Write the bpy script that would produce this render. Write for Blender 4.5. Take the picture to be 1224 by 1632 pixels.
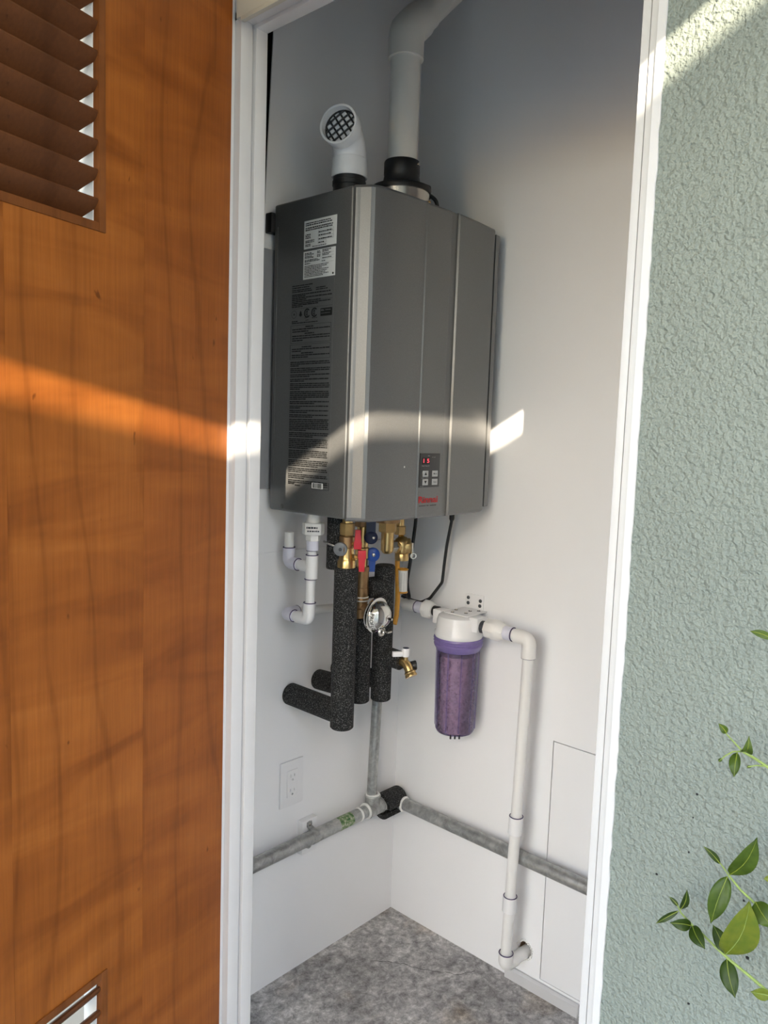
import bpy, bmesh, math, random
from mathutils import Vector, Matrix

for o in list(bpy.data.objects):
    bpy.data.objects.remove(o, do_unlink=True)
scene = bpy.context.scene
COL = scene.collection
rnd = random.Random(7)
V = Vector

# ------------------------------------------------------------------ camera
cam_data = bpy.data.cameras.new('camera')
cam_data.sensor_fit = 'HORIZONTAL'
cam_data.sensor_width = 36.0
cam_data.lens = 1247.622 / 1224.0 * 36.0
cam_data.clip_start = 0.02
cam = bpy.data.objects.new('camera', cam_data)
COL.objects.link(cam)
CR = V((0.6755209, -0.7365611, 0.0339001))
CU = V((0.0523259, 0.0937483, 0.9942199))
CF = V((0.7354818, 0.6698425, -0.1018701))
CM = Matrix((CR, CU, -CF)).transposed().to_4x4()
CM.translation = V((-1.6251615, -1.4011534, 1.3710710))
cam.matrix_world = CM
scene.camera = cam

# ------------------------------------------------------------------ light
SUN_DIR = V((1.0, 0.815, -0.484)).normalized()       # the way the light travels
world = bpy.data.worlds.new('world')
scene.world = world
world.use_nodes = True
wn = world.node_tree
wn.nodes.clear()
w_out = wn.nodes.new('ShaderNodeOutputWorld')
w_bg = wn.nodes.new('ShaderNodeBackground')
w_sky = wn.nodes.new('ShaderNodeTexSky')
w_sky.sky_type = 'NISHITA'
w_sky.sun_disc = False
w_sky.sun_elevation = math.radians(20.6)
w_sky.sun_rotation = math.radians(230.8)
w_sky.air_density = 1.0
w_sky.dust_density = 1.5
w_bg.inputs['Strength'].default_value = 1.25
wn.links.new(w_sky.outputs[0], w_bg.inputs['Color'])
wn.links.new(w_bg.outputs[0], w_out.inputs[0])

sun_data = bpy.data.lights.new('sun_offscreen', 'SUN')
sun_data.energy = 17.0
sun_data.angle = math.radians(0.35)
sun_data.color = (1.0, 0.86, 0.66)
sun = bpy.data.objects.new('sun_offscreen', sun_data)
COL.objects.link(sun)
sun.rotation_euler = SUN_DIR.to_track_quat('-Z', 'Y').to_euler()
sun.location = (-6, -5, 5)

vs = scene.view_settings
vs.view_transform = 'Standard'
vs.look = 'None'
vs.exposure = -0.15
vs.gamma = 1.0
vs.use_curve_mapping = False

# ------------------------------------------------------------------ materials
def nodes(name):
    m = bpy.data.materials.new(name)
    m.use_nodes = True
    nt = m.node_tree
    b = nt.nodes['Principled BSDF']
    return m, nt, b

def setp(b, color=None, rough=None, metal=None, spec=None, **k):
    if color is not None: b.inputs['Base Color'].default_value = (*color, 1)
    if rough is not None: b.inputs['Roughness'].default_value = rough
    if metal is not None: b.inputs['Metallic'].default_value = metal
    if spec is not None: b.inputs['Specular IOR Level'].default_value = spec
    for a, v in k.items():
        b.inputs[a.replace('_', ' ')].default_value = v

def noise(nt, scale, detail=4, rough=0.55, vec=None, dist=0.0):
    n = nt.nodes.new('ShaderNodeTexNoise')
    n.inputs['Scale'].default_value = scale
    n.inputs['Detail'].default_value = detail
    n.inputs['Roughness'].default_value = rough
    n.inputs['Distortion'].default_value = dist
    if vec is not None: nt.links.new(vec, n.inputs['Vector'])
    return n

def ramp(nt, fac, stops, interp='LINEAR'):
    r = nt.nodes.new('ShaderNodeValToRGB')
    r.color_ramp.interpolation = interp
    e = r.color_ramp.elements
    while len(e) < len(stops): e.new(0.5)
    for i, (p, c) in enumerate(stops):
        e[i].position = p
        e[i].color = (*c, 1) if len(c) == 3 else c
    nt.links.new(fac, r.inputs['Fac'])
    return r

def bump(nt, b, height, strength, dist=0.002):
    n = nt.nodes.new('ShaderNodeBump')
    n.inputs['Strength'].default_value = strength
    n.inputs['Distance'].default_value = dist
    nt.links.new(height, n.inputs['Height'])
    nt.links.new(n.outputs[0], b.inputs['Normal'])
    return n

def objcoord(nt, scale=(1, 1, 1), rot=(0, 0, 0), loc=(0, 0, 0)):
    tc = nt.nodes.new('ShaderNodeTexCoord')
    mp = nt.nodes.new('ShaderNodeMapping')
    mp.inputs['Scale'].default_value = scale
    mp.inputs['Rotation'].default_value = rot
    mp.inputs['Location'].default_value = loc
    nt.links.new(tc.outputs['Object'], mp.inputs['Vector'])
    return mp.outputs['Vector']

def mixc(nt, fac, a, b, mode='MIX'):
    m = nt.nodes.new('ShaderNodeMix')
    m.data_type = 'RGBA'
    m.blend_type = mode
    for sock, v in ((m.inputs[0], fac), (m.inputs[6], a), (m.inputs[7], b)):
        if hasattr(v, 'is_output'): nt.links.new(v, sock)
        elif isinstance(v, (int, float)): sock.default_value = v
        else: sock.default_value = (*v, 1)
    return m.outputs[2]

def plain(name, color, rough=0.5, metal=0.0, spec=0.5, var=0.0, scale=40.0, bmp=0.0, bscale=200.0, bdist=0.001):
    m, nt, b = nodes(name)
    setp(b, color, rough, metal, spec)
    vec = objcoord(nt)
    if var:
        n = noise(nt, scale, 4, 0.6, vec)
        r = ramp(nt, n.outputs['Fac'], [(0.25, tuple(c * (1 - var) for c in color)), (0.75, tuple(min(1, c * (1 + var)) for c in color))])
        nt.links.new(r.outputs[0], b.inputs['Base Color'])
    if bmp:
        n2 = noise(nt, bscale, 3, 0.5, vec)
        bump(nt, b, n2.outputs['Fac'], bmp, bdist)
    return m

M = {}
M['wall'] = plain('closet_paint', (0.885, 0.885, 0.895), 0.5, var=0.015, scale=3, bmp=0.12, bscale=120)
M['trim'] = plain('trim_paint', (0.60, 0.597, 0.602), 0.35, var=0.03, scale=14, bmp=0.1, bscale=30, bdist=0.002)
M['cream'] = plain('cream_paint', (0.52, 0.505, 0.43), 0.6, var=0.03, scale=9)
M['void'] = plain('cavity_shade_and_crack', (0.028, 0.026, 0.025), 0.9, var=0.3, scale=20)  # near black holds the stud gap's shade; the floor crack shares it
M['pvc'] = plain('white_pvc', (0.83, 0.82, 0.80), 0.3, var=0.02, scale=18)
M['pvc_bright'] = plain('bright_white_pvc', (0.86, 0.86, 0.87), 0.25, var=0.02, scale=18)
M['pvc_flue'] = plain('flue_pvc', (0.80, 0.78, 0.73), 0.35, var=0.03, scale=12)
M['primer'] = plain('purple_primer', (0.035, 0.02, 0.09), 0.4, var=0.3, scale=90)
M['primer_tint'] = plain('primer_tinted_pvc', (0.72, 0.72, 0.82), 0.35, var=0.07, scale=50)
M['rubber'] = plain('black_rubber', (0.012, 0.012, 0.013), 0.45, var=0.2, scale=60)
M['charcoal'] = plain('charcoal_plastic', (0.045, 0.048, 0.055), 0.5, var=0.1, scale=60)
M['grey_cap'] = plain('grey_cap_plastic', (0.16, 0.17, 0.18), 0.5, var=0.1, scale=80)
M['screen_grey'] = plain('screen_backing', (0.075, 0.078, 0.085), 0.5, var=0.1, scale=80)
M['red'] = plain('red_handle', (0.55, 0.015, 0.03), 0.35, var=0.06, scale=60)
M['blue'] = plain('blue_handle', (0.012, 0.07, 0.36), 0.35, var=0.08, scale=60)
M['navy'] = plain('navy_handle', (0.008, 0.015, 0.06), 0.4, var=0.1, scale=60)
M['yellow'] = plain('amber_tag_plastic', (0.62, 0.30, 0.03), 0.45, var=0.1, scale=50)
M['brass'] = plain('brass', (0.66, 0.46, 0.20), 0.28, 1.0, var=0.15, scale=50, bmp=0.1, bscale=160)
M['bronze'] = plain('dull_bronze', (0.36, 0.22, 0.11), 0.42, 0.9, var=0.2, scale=60, bmp=0.15, bscale=160)
M['chrome'] = plain('polished_steel', (0.72, 0.71, 0.68), 0.09, 1.0, var=0.03, scale=20)
M['satin'] = plain('satin_steel', (0.62, 0.60, 0.56), 0.25, 1.0, var=0.08, scale=40)
M['tape'] = plain('white_thread_tape', (0.82, 0.82, 0.80), 0.6, var=0.05, scale=120, bmp=0.4, bscale=300)
M['label'] = plain('label_paper', (0.78, 0.78, 0.76), 0.45, var=0.03, scale=30)
M['print_black'] = plain('black_print', (0.006, 0.006, 0.006), 0.5, var=0.1, scale=50)
M['print_grey'] = plain('grey_print', (0.40, 0.40, 0.40), 0.5, var=0.05, scale=50)
M['print_red'] = plain('red_print', (0.52, 0.012, 0.016), 0.4, var=0.05, scale=50)
M['plate'] = plain('outlet_plastic', (0.84, 0.84, 0.85), 0.3, var=0.01, scale=30)
M['bare_wood'] = plain('bare_stud_wood', (0.26, 0.18, 0.11), 0.8, var=0.25, scale=60)
M['slot'] = plain('dark_slot', (0.012, 0.012, 0.014), 0.6, var=0.1, scale=50)
M['board'] = plain('grey_backing_board', (0.30, 0.305, 0.32), 0.55, var=0.06, scale=14)
M['media'] = plain('neutralizer_media', (0.42, 0.30, 0.33), 0.8, var=0.35, scale=70, bmp=0.6, bscale=160, bdist=0.004)
M['ground'] = plain('pale_paving', (0.56, 0.50, 0.41), 0.85, var=0.12, scale=2.5, bmp=0.3, bscale=40, bdist=0.004)
M['blocker_wall'] = plain('blocker_wall_render', (0.66, 0.60, 0.50), 0.9, var=0.05, scale=3, bmp=0.3, bscale=50, bdist=0.003)
M['blocker_roof'] = plain('blocker_roof_paint', (0.74, 0.67, 0.52), 0.7, var=0.04, scale=4)
M['stem'] = plain('stem_green', (0.22, 0.30, 0.07), 0.5, var=0.2, scale=120)

# heater enamel
def heater_mat(name, c, rough):
    m, nt, b = nodes(name)
    setp(b, c, rough, 0.55, 0.5)
    vec = objcoord(nt)
    n = noise(nt, 900, 2, 0.5, vec)
    r = ramp(nt, n.outputs['Fac'], [(0.3, tuple(x * 0.9 for x in c)), (0.7, tuple(x * 1.1 for x in c))])
    nt.links.new(r.outputs[0], b.inputs['Base Color'])
    bump(nt, b, n.outputs['Fac'], 0.05, 0.0005)
    return m
M['heater'] = heater_mat('grey_metallic_enamel', (0.205, 0.207, 0.208), 0.38)
M['panel_grey'] = plain('control_overlay', (0.05, 0.051, 0.053), 0.4, var=0.05, scale=60)
M['button'] = plain('button_grey', (0.50, 0.51, 0.52), 0.45, var=0.03, scale=60)

# lit display digits
m, nt, b = nodes('led_red')
setp(b, (0.3, 0.01, 0.02), 0.4)
b.inputs['Emission Color'].default_value = (1.0, 0.08, 0.12, 1)
b.inputs['Emission Strength'].default_value = 1.6
M['led'] = m

# stucco
m, nt, b = nodes('green_stucco')
setp(b, (0.22, 0.25, 0.225), 0.85, spec=0.25)
vec = objcoord(nt)
n1 = noise(nt, 3.0, 4, 0.6, vec)
r = ramp(nt, n1.outputs['Fac'], [(0.3, (0.205, 0.235, 0.212)), (0.7, (0.235, 0.267, 0.238))])
nt.links.new(r.outputs[0], b.inputs['Base Color'])
n2 = noise(nt, 165, 2, 0.5, vec, 0.15)
r2 = ramp(nt, n2.outputs['Fac'], [(0.28, (0, 0, 0)), (0.70, (1, 1, 1))])
n3 = noise(nt, 45, 3, 0.5, vec)
mx = mixc(nt, 0.35, r2.outputs[0], n3.outputs['Fac'])
bump(nt, b, mx, 1.0, 0.0042)
M['stucco'] = m

# concrete
m, nt, b = nodes('stained_concrete')
setp(b, (0.25, 0.24, 0.23), 0.75, spec=0.3)
vec = objcoord(nt)
na = noise(nt, 5.0, 6, 0.65, vec, 0.6)
ra = ramp(nt, na.outputs['Fac'], [(0.28, (0.26, 0.25, 0.245)), (0.46, (0.42, 0.405, 0.40)), (0.60, (0.56, 0.545, 0.53)), (0.8, (0.72, 0.70, 0.69))])
nb = noise(nt, 3.1, 4, 0.6, objcoord(nt, loc=(3, 1.7, 0)), 0.3)
rb = ramp(nt, nb.outputs['Fac'], [(0.55, (0, 0, 0)), (0.72, (1, 1, 1))])
c1 = mixc(nt, rb.outputs[0], ra.outputs[0], (0.36, 0.28, 0.20))
nc = noise(nt, 42, 8, 0.8, vec, 0.3)
rc = ramp(nt, nc.outputs['Fac'], [(0.34, (0.35, 0.35, 0.35)), (0.52, (0.95, 0.95, 0.95)), (0.68, (1.7, 1.7, 1.7))])
c2 = mixc(nt, 1.0, c1, rc.outputs[0], 'MULTIPLY')
gs = nt.nodes.new('ShaderNodeTexGradient'); gs.gradient_type = 'SPHERICAL'
nt.links.new(objcoord(nt, (7.5, 5.5, 1), (0, 0, 0.6), (2.9, 0.55, 0)), gs.inputs['Vector'])
nst = noise(nt, 22, 4, 0.6, vec)
st_ = nt.nodes.new('ShaderNodeMath'); st_.operation = 'MULTIPLY'
nt.links.new(gs.outputs['Fac'], st_.inputs[0]); nt.links.new(nst.outputs['Fac'], st_.inputs[1])
rst = ramp(nt, st_.outputs[0], [(0.12, (0, 0, 0)), (0.4, (0.7, 0.7, 0.7))])
c2 = mixc(nt, rst.outputs[0], c2, (0.20, 0.10, 0.055))
nt.links.new(c2, b.inputs['Base Color'])
bump(nt, b, nc.outputs['Fac'], 0.45, 0.003)
M['concrete'] = m

# wood veneer; long axis z, figure running across
def wood(name, base, dark, light, phase, rough=0.42, figure=0.55, tilt=0.45):
    m, nt, b = nodes(name)
    setp(b, base, rough, spec=0.22)
    # slow curly figure, tilted across the leaf
    v1 = objcoord(nt, (1.2, 1.2, 5.2), (0, tilt, 0), (phase, phase * 0.7, phase * 1.3))
    f1 = noise(nt, 2.3, 3, 0.5, v1, 0.9)
    rf = ramp(nt, f1.outputs['Fac'], [(0.30, dark), (0.52, base), (0.72, light)])
    # fine grain lines along the length with cathedral sweeps
    v2 = objcoord(nt, (7, 7, 1.7), (0, 0.02, 0), (phase * 2.1, phase, phase))
    wv = nt.nodes.new('ShaderNodeTexWave')
    wv.wave_type = 'BANDS'; wv.bands_direction = 'X'
    wv.inputs['Scale'].default_value = 0.55
    wv.inputs['Distortion'].default_value = 14.0
    wv.inputs['Detail'].default_value = 3
    wv.inputs['Detail Scale'].default_value = 0.8
    nt.links.new(v2, wv.inputs['Vector'])
    rw = ramp(nt, wv.outputs['Fac'], [(0.0, (0.80, 0.77, 0.74)), (0.05, (0.95, 0.95, 0.95)), (0.5, (1, 1, 1)), (1.0, (1.04, 1.04, 1.04))])
    v3 = objcoord(nt, (220, 220, 7), (0, 0, 0), (phase, 0, 0))
    f3 = noise(nt, 1.0, 4, 0.6, v3)
    r3 = ramp(nt, f3.outputs['Fac'], [(0.3, (0.86, 0.85, 0.84)), (0.7, (1.08, 1.08, 1.08))])
    c1 = mixc(nt, 1.0, rf.outputs[0], rw.outputs[0], 'MULTIPLY')
    c2 = mixc(nt, 1.0, c1, r3.outputs[0], 'MULTIPLY')
    # small dark flecks
    f4 = noise(nt, 55, 2, 0.5, objcoord(nt, (1, 1, 0.5), loc=(phase, 2, 0)))
    r4 = ramp(nt, f4.outputs['Fac'], [(0.20, (0.45, 0.4, 0.35)), (0.26, (1, 1, 1))])
    c3 = mixc(nt, 1.0, c2, r4.outputs[0], 'MULTIPLY')
    nt.links.new(c3, b.inputs['Base Color'])
    bump(nt, b, f3.outputs['Fac'], 0.08, 0.0008)
    return m
M['veneer_a'] = wood('cherry_veneer_hinge', (0.2640, 0.0769, 0.0127), (0.2050, 0.0560, 0.0089), (0.3100, 0.0950, 0.0167), 1.3)
M['veneer_b'] = wood('cherry_veneer_middle', (0.2900, 0.0867, 0.0137), (0.2110, 0.0585, 0.0089), (0.3430, 0.1096, 0.0193), 4.9, tilt=-0.5)
M['veneer_c'] = wood('cherry_veneer_outer', (0.2640, 0.0769, 0.0123), (0.1980, 0.0546, 0.0086), (0.3170, 0.0974, 0.0171), 8.2)
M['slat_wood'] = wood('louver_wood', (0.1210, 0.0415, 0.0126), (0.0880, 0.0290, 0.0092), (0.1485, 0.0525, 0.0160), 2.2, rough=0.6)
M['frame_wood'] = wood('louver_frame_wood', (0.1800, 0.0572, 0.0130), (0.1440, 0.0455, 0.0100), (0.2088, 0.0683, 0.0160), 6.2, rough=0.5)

# foam
m, nt, b = nodes('black_pipe_foam')
setp(b, (0.012, 0.012, 0.012), 0.75, spec=0.35)
vec = objcoord(nt)
n1 = noise(nt, 430, 2, 0.65, vec)
r = ramp(nt, n1.outputs['Fac'], [(0.47, (0.005, 0.005, 0.005)), (0.57, (0.028, 0.028, 0.028)), (0.68, (0.20, 0.20, 0.20))])
nt.links.new(r.outputs[0], b.inputs['Base Color'])
bump(nt, b, n1.outputs['Fac'], 0.5, 0.0015)
M['foam'] = m

# galvanised
m, nt, b = nodes('galvanised_steel')
setp(b, (0.42, 0.43, 0.42), 0.42, 0.7)
vec = objcoord(nt)
n1 = noise(nt, 38, 6, 0.7, vec, 0.5)
r = ramp(nt, n1.outputs['Fac'], [(0.3, (0.24, 0.24, 0.235)), (0.55, (0.44, 0.45, 0.44)), (0.75, (0.62, 0.62, 0.60))])
nt.links.new(r.outputs[0], b.inputs['Base Color'])
bump(nt, b, n1.outputs['Fac'], 0.15, 0.001)
M['galv'] = m
m, nt, b = nodes('green_stamped_galvanised')
setp(b, (0.2, 0.3, 0.15), 0.5, 0.3)
n1 = noise(nt, 130, 4, 0.6, objcoord(nt))
r = ramp(nt, n1.outputs['Fac'], [(0.35, (0.05, 0.14, 0.05)), (0.5, (0.20, 0.30, 0.13)), (0.62, (0.50, 0.50, 0.40))])
nt.links.new(r.outputs[0], b.inputs['Base Color'])
M['green_print'] = m

# clear violet filter bowl
m = bpy.data.materials.new('violet_clear_plastic')
m.use_nodes = True
nt = m.node_tree; nt.nodes.clear()
o_ = nt.nodes.new('ShaderNodeOutputMaterial')
tr = nt.nodes.new('ShaderNodeBsdfTransparent'); tr.inputs[0].default_value = (0.85, 0.80, 0.94, 1)
gl = nt.nodes.new('ShaderNodeBsdfGlossy'); gl.inputs['Roughness'].default_value = 0.06; gl.inputs[0].default_value = (0.9, 0.88, 1, 1)
df = nt.nodes.new('ShaderNodeBsdfDiffuse'); df.inputs[0].default_value = (0.42, 0.36, 0.62, 1)
nv = noise(nt, 25, 3, 0.5, objcoord(nt))
rv = ramp(nt, nv.outputs['Fac'], [(0.3, (0.06, 0.06, 0.06)), (0.7, (0.14, 0.14, 0.14))])
mx1 = nt.nodes.new('ShaderNodeMixShader')
nt.links.new(rv.outputs[0], mx1.inputs[0]); nt.links.new(tr.outputs[0], mx1.inputs[1]); nt.links.new(df.outputs[0], mx1.inputs[2])
fr = nt.nodes.new('ShaderNodeFresnel'); fr.inputs[0].default_value = 1.45
mx2 = nt.nodes.new('ShaderNodeMixShader')
nt.links.new(fr.outputs[0], mx2.inputs[0]); nt.links.new(mx1.outputs[0], mx2.inputs[1]); nt.links.new(gl.outputs[0], mx2.inputs[2])
nt.links.new(mx2.outputs[0], o_.inputs[0])
M['violet'] = m
M['violet_ring'] = plain('violet_bowl_collar', (0.20, 0.15, 0.38), 0.25, var=0.12, scale=30)

# leaves
def leaf_mat(name, c, d):
    m, nt, b = nodes(name)
    setp(b, c, 0.38, spec=0.5)
    n1 = noise(nt, 90, 3, 0.5, objcoord(nt))
    r = ramp(nt, n1.outputs['Fac'], [(0.3, d), (0.7, c)])
    nt.links.new(r.outputs[0], b.inputs['Base Color'])
    b.inputs['Transmission Weight'].default_value = 0.0
    bump(nt, b, n1.outputs['Fac'], 0.25, 0.002)
    return m
M['leaf_dark'] = leaf_mat('leaf_dark_green', (0.0527, 0.0986, 0.0108), (0.0341, 0.0696, 0.0084))
M['leaf_mid'] = leaf_mat('leaf_mid_green', (0.1056, 0.1736, 0.0168), (0.0660, 0.1178, 0.0120))
M['leaf_lime'] = leaf_mat('leaf_lime_green', (0.2376, 0.2772, 0.0240), (0.1584, 0.2244, 0.0210))

# ------------------------------------------------------------------ mesh helpers
ROOT = {}      # object name -> world location of its Empty

class G:
    def __init__(s): s.bm = bmesh.new()
    def poly(s, pts):
        return s.bm.faces.new([s.bm.verts.new(p) for p in pts])
    def box(s, a, b, bevel=0.0, mat4=None, seg=2):
        a, b = V(a), V(b)
        lo = V((min(a.x, b.x), min(a.y, b.y), min(a.z, b.z))); hi = V((max(a.x, b.x), max(a.y, b.y), max(a.z, b.z)))
        tmp = bmesh.new()
        bmesh.ops.create_cube(tmp, size=1.0)
        for v in tmp.verts:
            v.co = V(((v.co.x + .5) * (hi.x - lo.x) + lo.x, (v.co.y + .5) * (hi.y - lo.y) + lo.y, (v.co.z + .5) * (hi.z - lo.z) + lo.z))
        if bevel:
            bmesh.ops.bevel(tmp, geom=tmp.edges[:], offset=bevel, segments=seg, profile=0.6, affect='EDGES')
        s.merge(tmp, mat4); return s
    def merge(s, tmp, mat4=None):
        if mat4 is not None: tmp.transform(mat4)
        mp = {v: s.bm.verts.new(v.co) for v in tmp.verts}
        for f in tmp.faces:
            try: s.bm.faces.new([mp[v] for v in f.verts])
            except ValueError: pass
        tmp.free()
    def frame(s, axis):
        a = V(axis).normalized()
        t = V((0, 0, 1)) if abs(a.z) < 0.9 else V((1, 0, 0))
        u = a.cross(t).normalized(); w = a.cross(u).normalized()
        return a, u, w
    def lathe(s, o, axis, prof, seg=24, caps=True, phase=0.0):
        """prof: list of (height along axis, radius)"""
        o = V(o); a, u, w = s.frame(axis)
        rings = []
        for h, r in prof:
            rings.append([s.bm.verts.new(o + a * h + (u * math.cos(2 * math.pi * i / seg + phase) + w * math.sin(2 * math.pi * i / seg + phase)) * max(r, 1e-5)) for i in range(seg)])
        for k in range(len(rings) - 1):
            for i in range(seg):
                j = (i + 1) % seg
                s.bm.faces.new((rings[k][i], rings[k][j], rings[k + 1][j], rings[k + 1][i]))
        if caps:
            s.bm.faces.new(rings[0][::-1]); s.bm.faces.new(rings[-1])
        return s
    def cyl(s, p0, p1, r, r1=None, seg=24, bev=0.0):
        p0, p1 = V(p0), V(p1); L = (p1 - p0).length; r1 = r if r1 is None else r1
        if bev: prof = [(0, r - bev), (bev, r), (L - bev, r1), (L, r1 - bev)]
        else: prof = [(0, r), (L, r1)]
        return s.lathe(p0, p1 - p0, prof, seg)
    def hexn(s, p0, p1, r, bev=0.0015):
        p0, p1 = V(p0), V(p1); L = (p1 - p0).length
        return s.lathe(p0, p1 - p0, [(0, r - bev), (bev, r), (L - bev, r), (L, r - bev)], 6)
    def sweep(s, path, r, seg=18, caps=True):
        P = [V(p) for p in path]; n = len(P)
        rad = r if isinstance(r, (list, tuple)) else [r] * n
        T = []
        for i in range(n):
            T.append((P[min(i + 1, n - 1)] - P[max(i - 1, 0)]).normalized())
        _, u, w = s.frame(T[0])
        rings = []
        for i in range(n):
            if i:
                q = T[i - 1].rotation_difference(T[i]); u = (q @ u).normalized()
            u = (u - T[i] * u.dot(T[i])).normalized(); w = T[i].cross(u).normalized()
            rings.append([s.bm.verts.new(P[i] + (u * math.cos(2 * math.pi * k / seg) + w * math.sin(2 * math.pi * k / seg)) * rad[i]) for k in range(seg)])
        for i in range(n - 1):
            for k in range(seg):
                j = (k + 1) % seg
                s.bm.faces.new((rings[i][k], rings[i][j], rings[i + 1][j], rings[i + 1][k]))
        if caps:
            s.bm.faces.new(rings[0][::-1]); s.bm.faces.new(rings[-1])
        return s
    def torus(s, c, axis, R, r, seg=28, rs=8):
        a, u, w = s.frame(axis); c = V(c)
        rings = []
        for i in range(seg):
            t = 2 * math.pi * i / seg; d = u * math.cos(t) + w * math.sin(t)
            rings.append([s.bm.verts.new(c + d * (R + r * math.cos(2 * math.pi * k / rs)) + a * r * math.sin(2 * math.pi * k / rs)) for k in range(rs)])
        for i in range(seg):
            for k in range(rs):
                s.bm.faces.new((rings[i][k], rings[(i + 1) % seg][k], rings[(i + 1) % seg][(k + 1) % rs], rings[i][(k + 1) % rs]))
        return s
    def prism(s, pts, d):
        """closed planar outline pushed along d"""
        d = V(d); a = [s.bm.verts.new(p) for p in pts]; b = [s.bm.verts.new(V(p) + d) for p in pts]; n = len(pts)
        s.bm.faces.new(a[::-1]); s.bm.faces.new(b)
        for i in range(n):
            j = (i + 1) % n; s.bm.faces.new((a[i], a[j], b[j], b[i]))
        return s
    def obj(s, name, mat, parent=None, smooth=True, angle=0.7):
        bmesh.ops.recalc_face_normals(s.bm, faces=s.bm.faces[:])
        me = bpy.data.meshes.new(name)
        s.bm.to_mesh(me); s.bm.free()
        return link(name, me, mat, parent, smooth, angle)

def link(name, me, mat, parent=None, smooth=True, angle=0.7):
    me.materials.append(M[mat])
    o = bpy.data.objects.new(name, me)
    off = V((0, 0, 0))
    if parent is not None:
        off = ROOT.get(parent.name, V((0, 0, 0)))
        me.transform(Matrix.Translation(-off))
        o.parent = parent
        ROOT[o.name] = off
    if smooth:
        for p in me.polygons: p.use_smooth = True
        me.set_sharp_from_angle(angle=angle)
    COL.objects.link(o)
    return o

def thing(name, label, cat, loc, group=None, kind=None):
    o = bpy.data.objects.new(name, None)
    o.empty_display_size = 0.05
    o.location = loc
    COL.objects.link(o)
    ROOT[o.name] = V(loc)
    tag(o, label, cat, group, kind)
    return o

def tag(o, label, cat, group=None, kind=None):
    o['label'] = label; o['category'] = cat
    if group: o['group'] = group
    if kind: o['kind'] = kind
    return o

def cut(o, *cutters):
    """take the cutter shapes out of a mesh object for good"""
    tmp = []
    for g in cutters:
        bmesh.ops.recalc_face_normals(g.bm, faces=g.bm.faces[:])
        me = bpy.data.meshes.new('cutter'); g.bm.to_mesh(me); g.bm.free()
        c = bpy.data.objects.new('cutter', me); COL.objects.link(c); tmp.append(c)
        if o.parent is not None: c.location = -ROOT.get(o.name, V((0, 0, 0))) + o.parent.location
        m = o.modifiers.new('cut', 'BOOLEAN'); m.operation = 'DIFFERENCE'; m.solver = 'EXACT'; m.object = c
    bpy.context.view_layer.update()
    dg = bpy.context.evaluated_depsgraph_get()
    me = bpy.data.meshes.new_from_object(o.evaluated_get(dg))
    o.modifiers.clear(); o.data = me
    for c in tmp:
        d = c.data; bpy.data.objects.remove(c); bpy.data.meshes.remove(d)
    return o

def fillet(path, r, n=6):
    P = [V(p) for p in path]; out = [P[0]]
    for i in range(1, len(P) - 1):
        a = (P[i - 1] - P[i]); b = (P[i + 1] - P[i])
        rr = min(r, a.length * 0.49, b.length * 0.49)
        a.normalize(); b.normalize()
        for k in range(n + 1):
            t = k / n
            out.append((P[i] + a * rr) * (1 - t) ** 2 + P[i] * 2 * t * (1 - t) + (P[i] + b * rr) * t * t)
    out.append(P[-1])
    return out

def text(name, body, origin, xd, yd, height, mat, parent, width=None, lift=0.0006, align='LEFT', bold=0.0):
    cu = bpy.data.curves.new(name, 'FONT')
    cu.body = body; cu.align_x = align; cu.offset = bold; cu.size = 1.0; cu.resolution_u = 3
    tmp = bpy.data.objects.new(name, cu)
    me = bpy.data.meshes.new_from_object(tmp)
    bpy.data.objects.remove(tmp); bpy.data.curves.remove(cu)
    xs = [v.co.x for v in me.vertices]; ys = [v.co.y for v in me.vertices]
    if not xs: return None
    h = max(ys) - min(ys); sc = height / h; sx = sc if width is None else width / (max(xs) - min(xs))
    xd, yd = V(xd).normalized(), V(yd).normalized(); nn = xd.cross(yd)
    o = V(origin)
    x0 = min(xs) if align == 'LEFT' else (min(xs) + max(xs)) / 2
    y0 = min(ys)
    for v in me.vertices:
        v.co = o + xd * ((v.co.x - x0) * sx) + yd * ((v.co.y - y0) * sc) + nn * lift
    return link(name, me, mat, parent, smooth=False)

def bars(name, rows, xd, yd, mat, parent, lift=0.0006, origin=(0, 0, 0), seed=1, wlo=0.0025, whi=0.011):
    """lines of print too small to read: rows of (x0, x1, y, height) in the plane xd, yd"""
    r = random.Random(seed); g = G(); xd, yd = V(xd), V(yd); nn = xd.cross(yd).normalized() * lift; o = V(origin)
    for x0, x1, y, h in rows:
        x = x0
        while x < x1 - 0.001:
            w = min(r.uniform(wlo, whi), x1 - x)
            hh = h * r.uniform(0.8, 1.0)
            g.poly([o + nn + xd * x + yd * y, o + nn + xd * (x + w) + yd * y, o + nn + xd * (x + w) + yd * (y + hh), o + nn + xd * x + yd * (y + hh)])
            x += w + r.uniform(0.0007, 0.0012)
    o_b = g.obj(name, mat, parent, smooth=False)
    o_b['kind'] = 'stuff'
    return o_b

X, Y, Z = V((1, 0, 0)), V((0, 1, 0)), V((0, 0, 1))
CEIL = 3.0

# ------------------------------------------------------------------ structure
def struct(name, g, mat, label, cat='wall', parent=None, smooth=False):
    o = g.obj(name, mat, parent, smooth)
    if parent is None: tag(o, label, cat, kind='structure')
    return o

# closet floor and outside ground
struct('floor', G().box((-0.80, -1.2, -0.06), (0.02, 0.12, 0.0)), 'concrete', 'stained grey concrete floor of the closet', 'floor')
struct('ground', G().box((-14, -12, -0.14), (12, 12, -0.061)), 'ground', 'pale paved ground outside the closet', 'ground')

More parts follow.
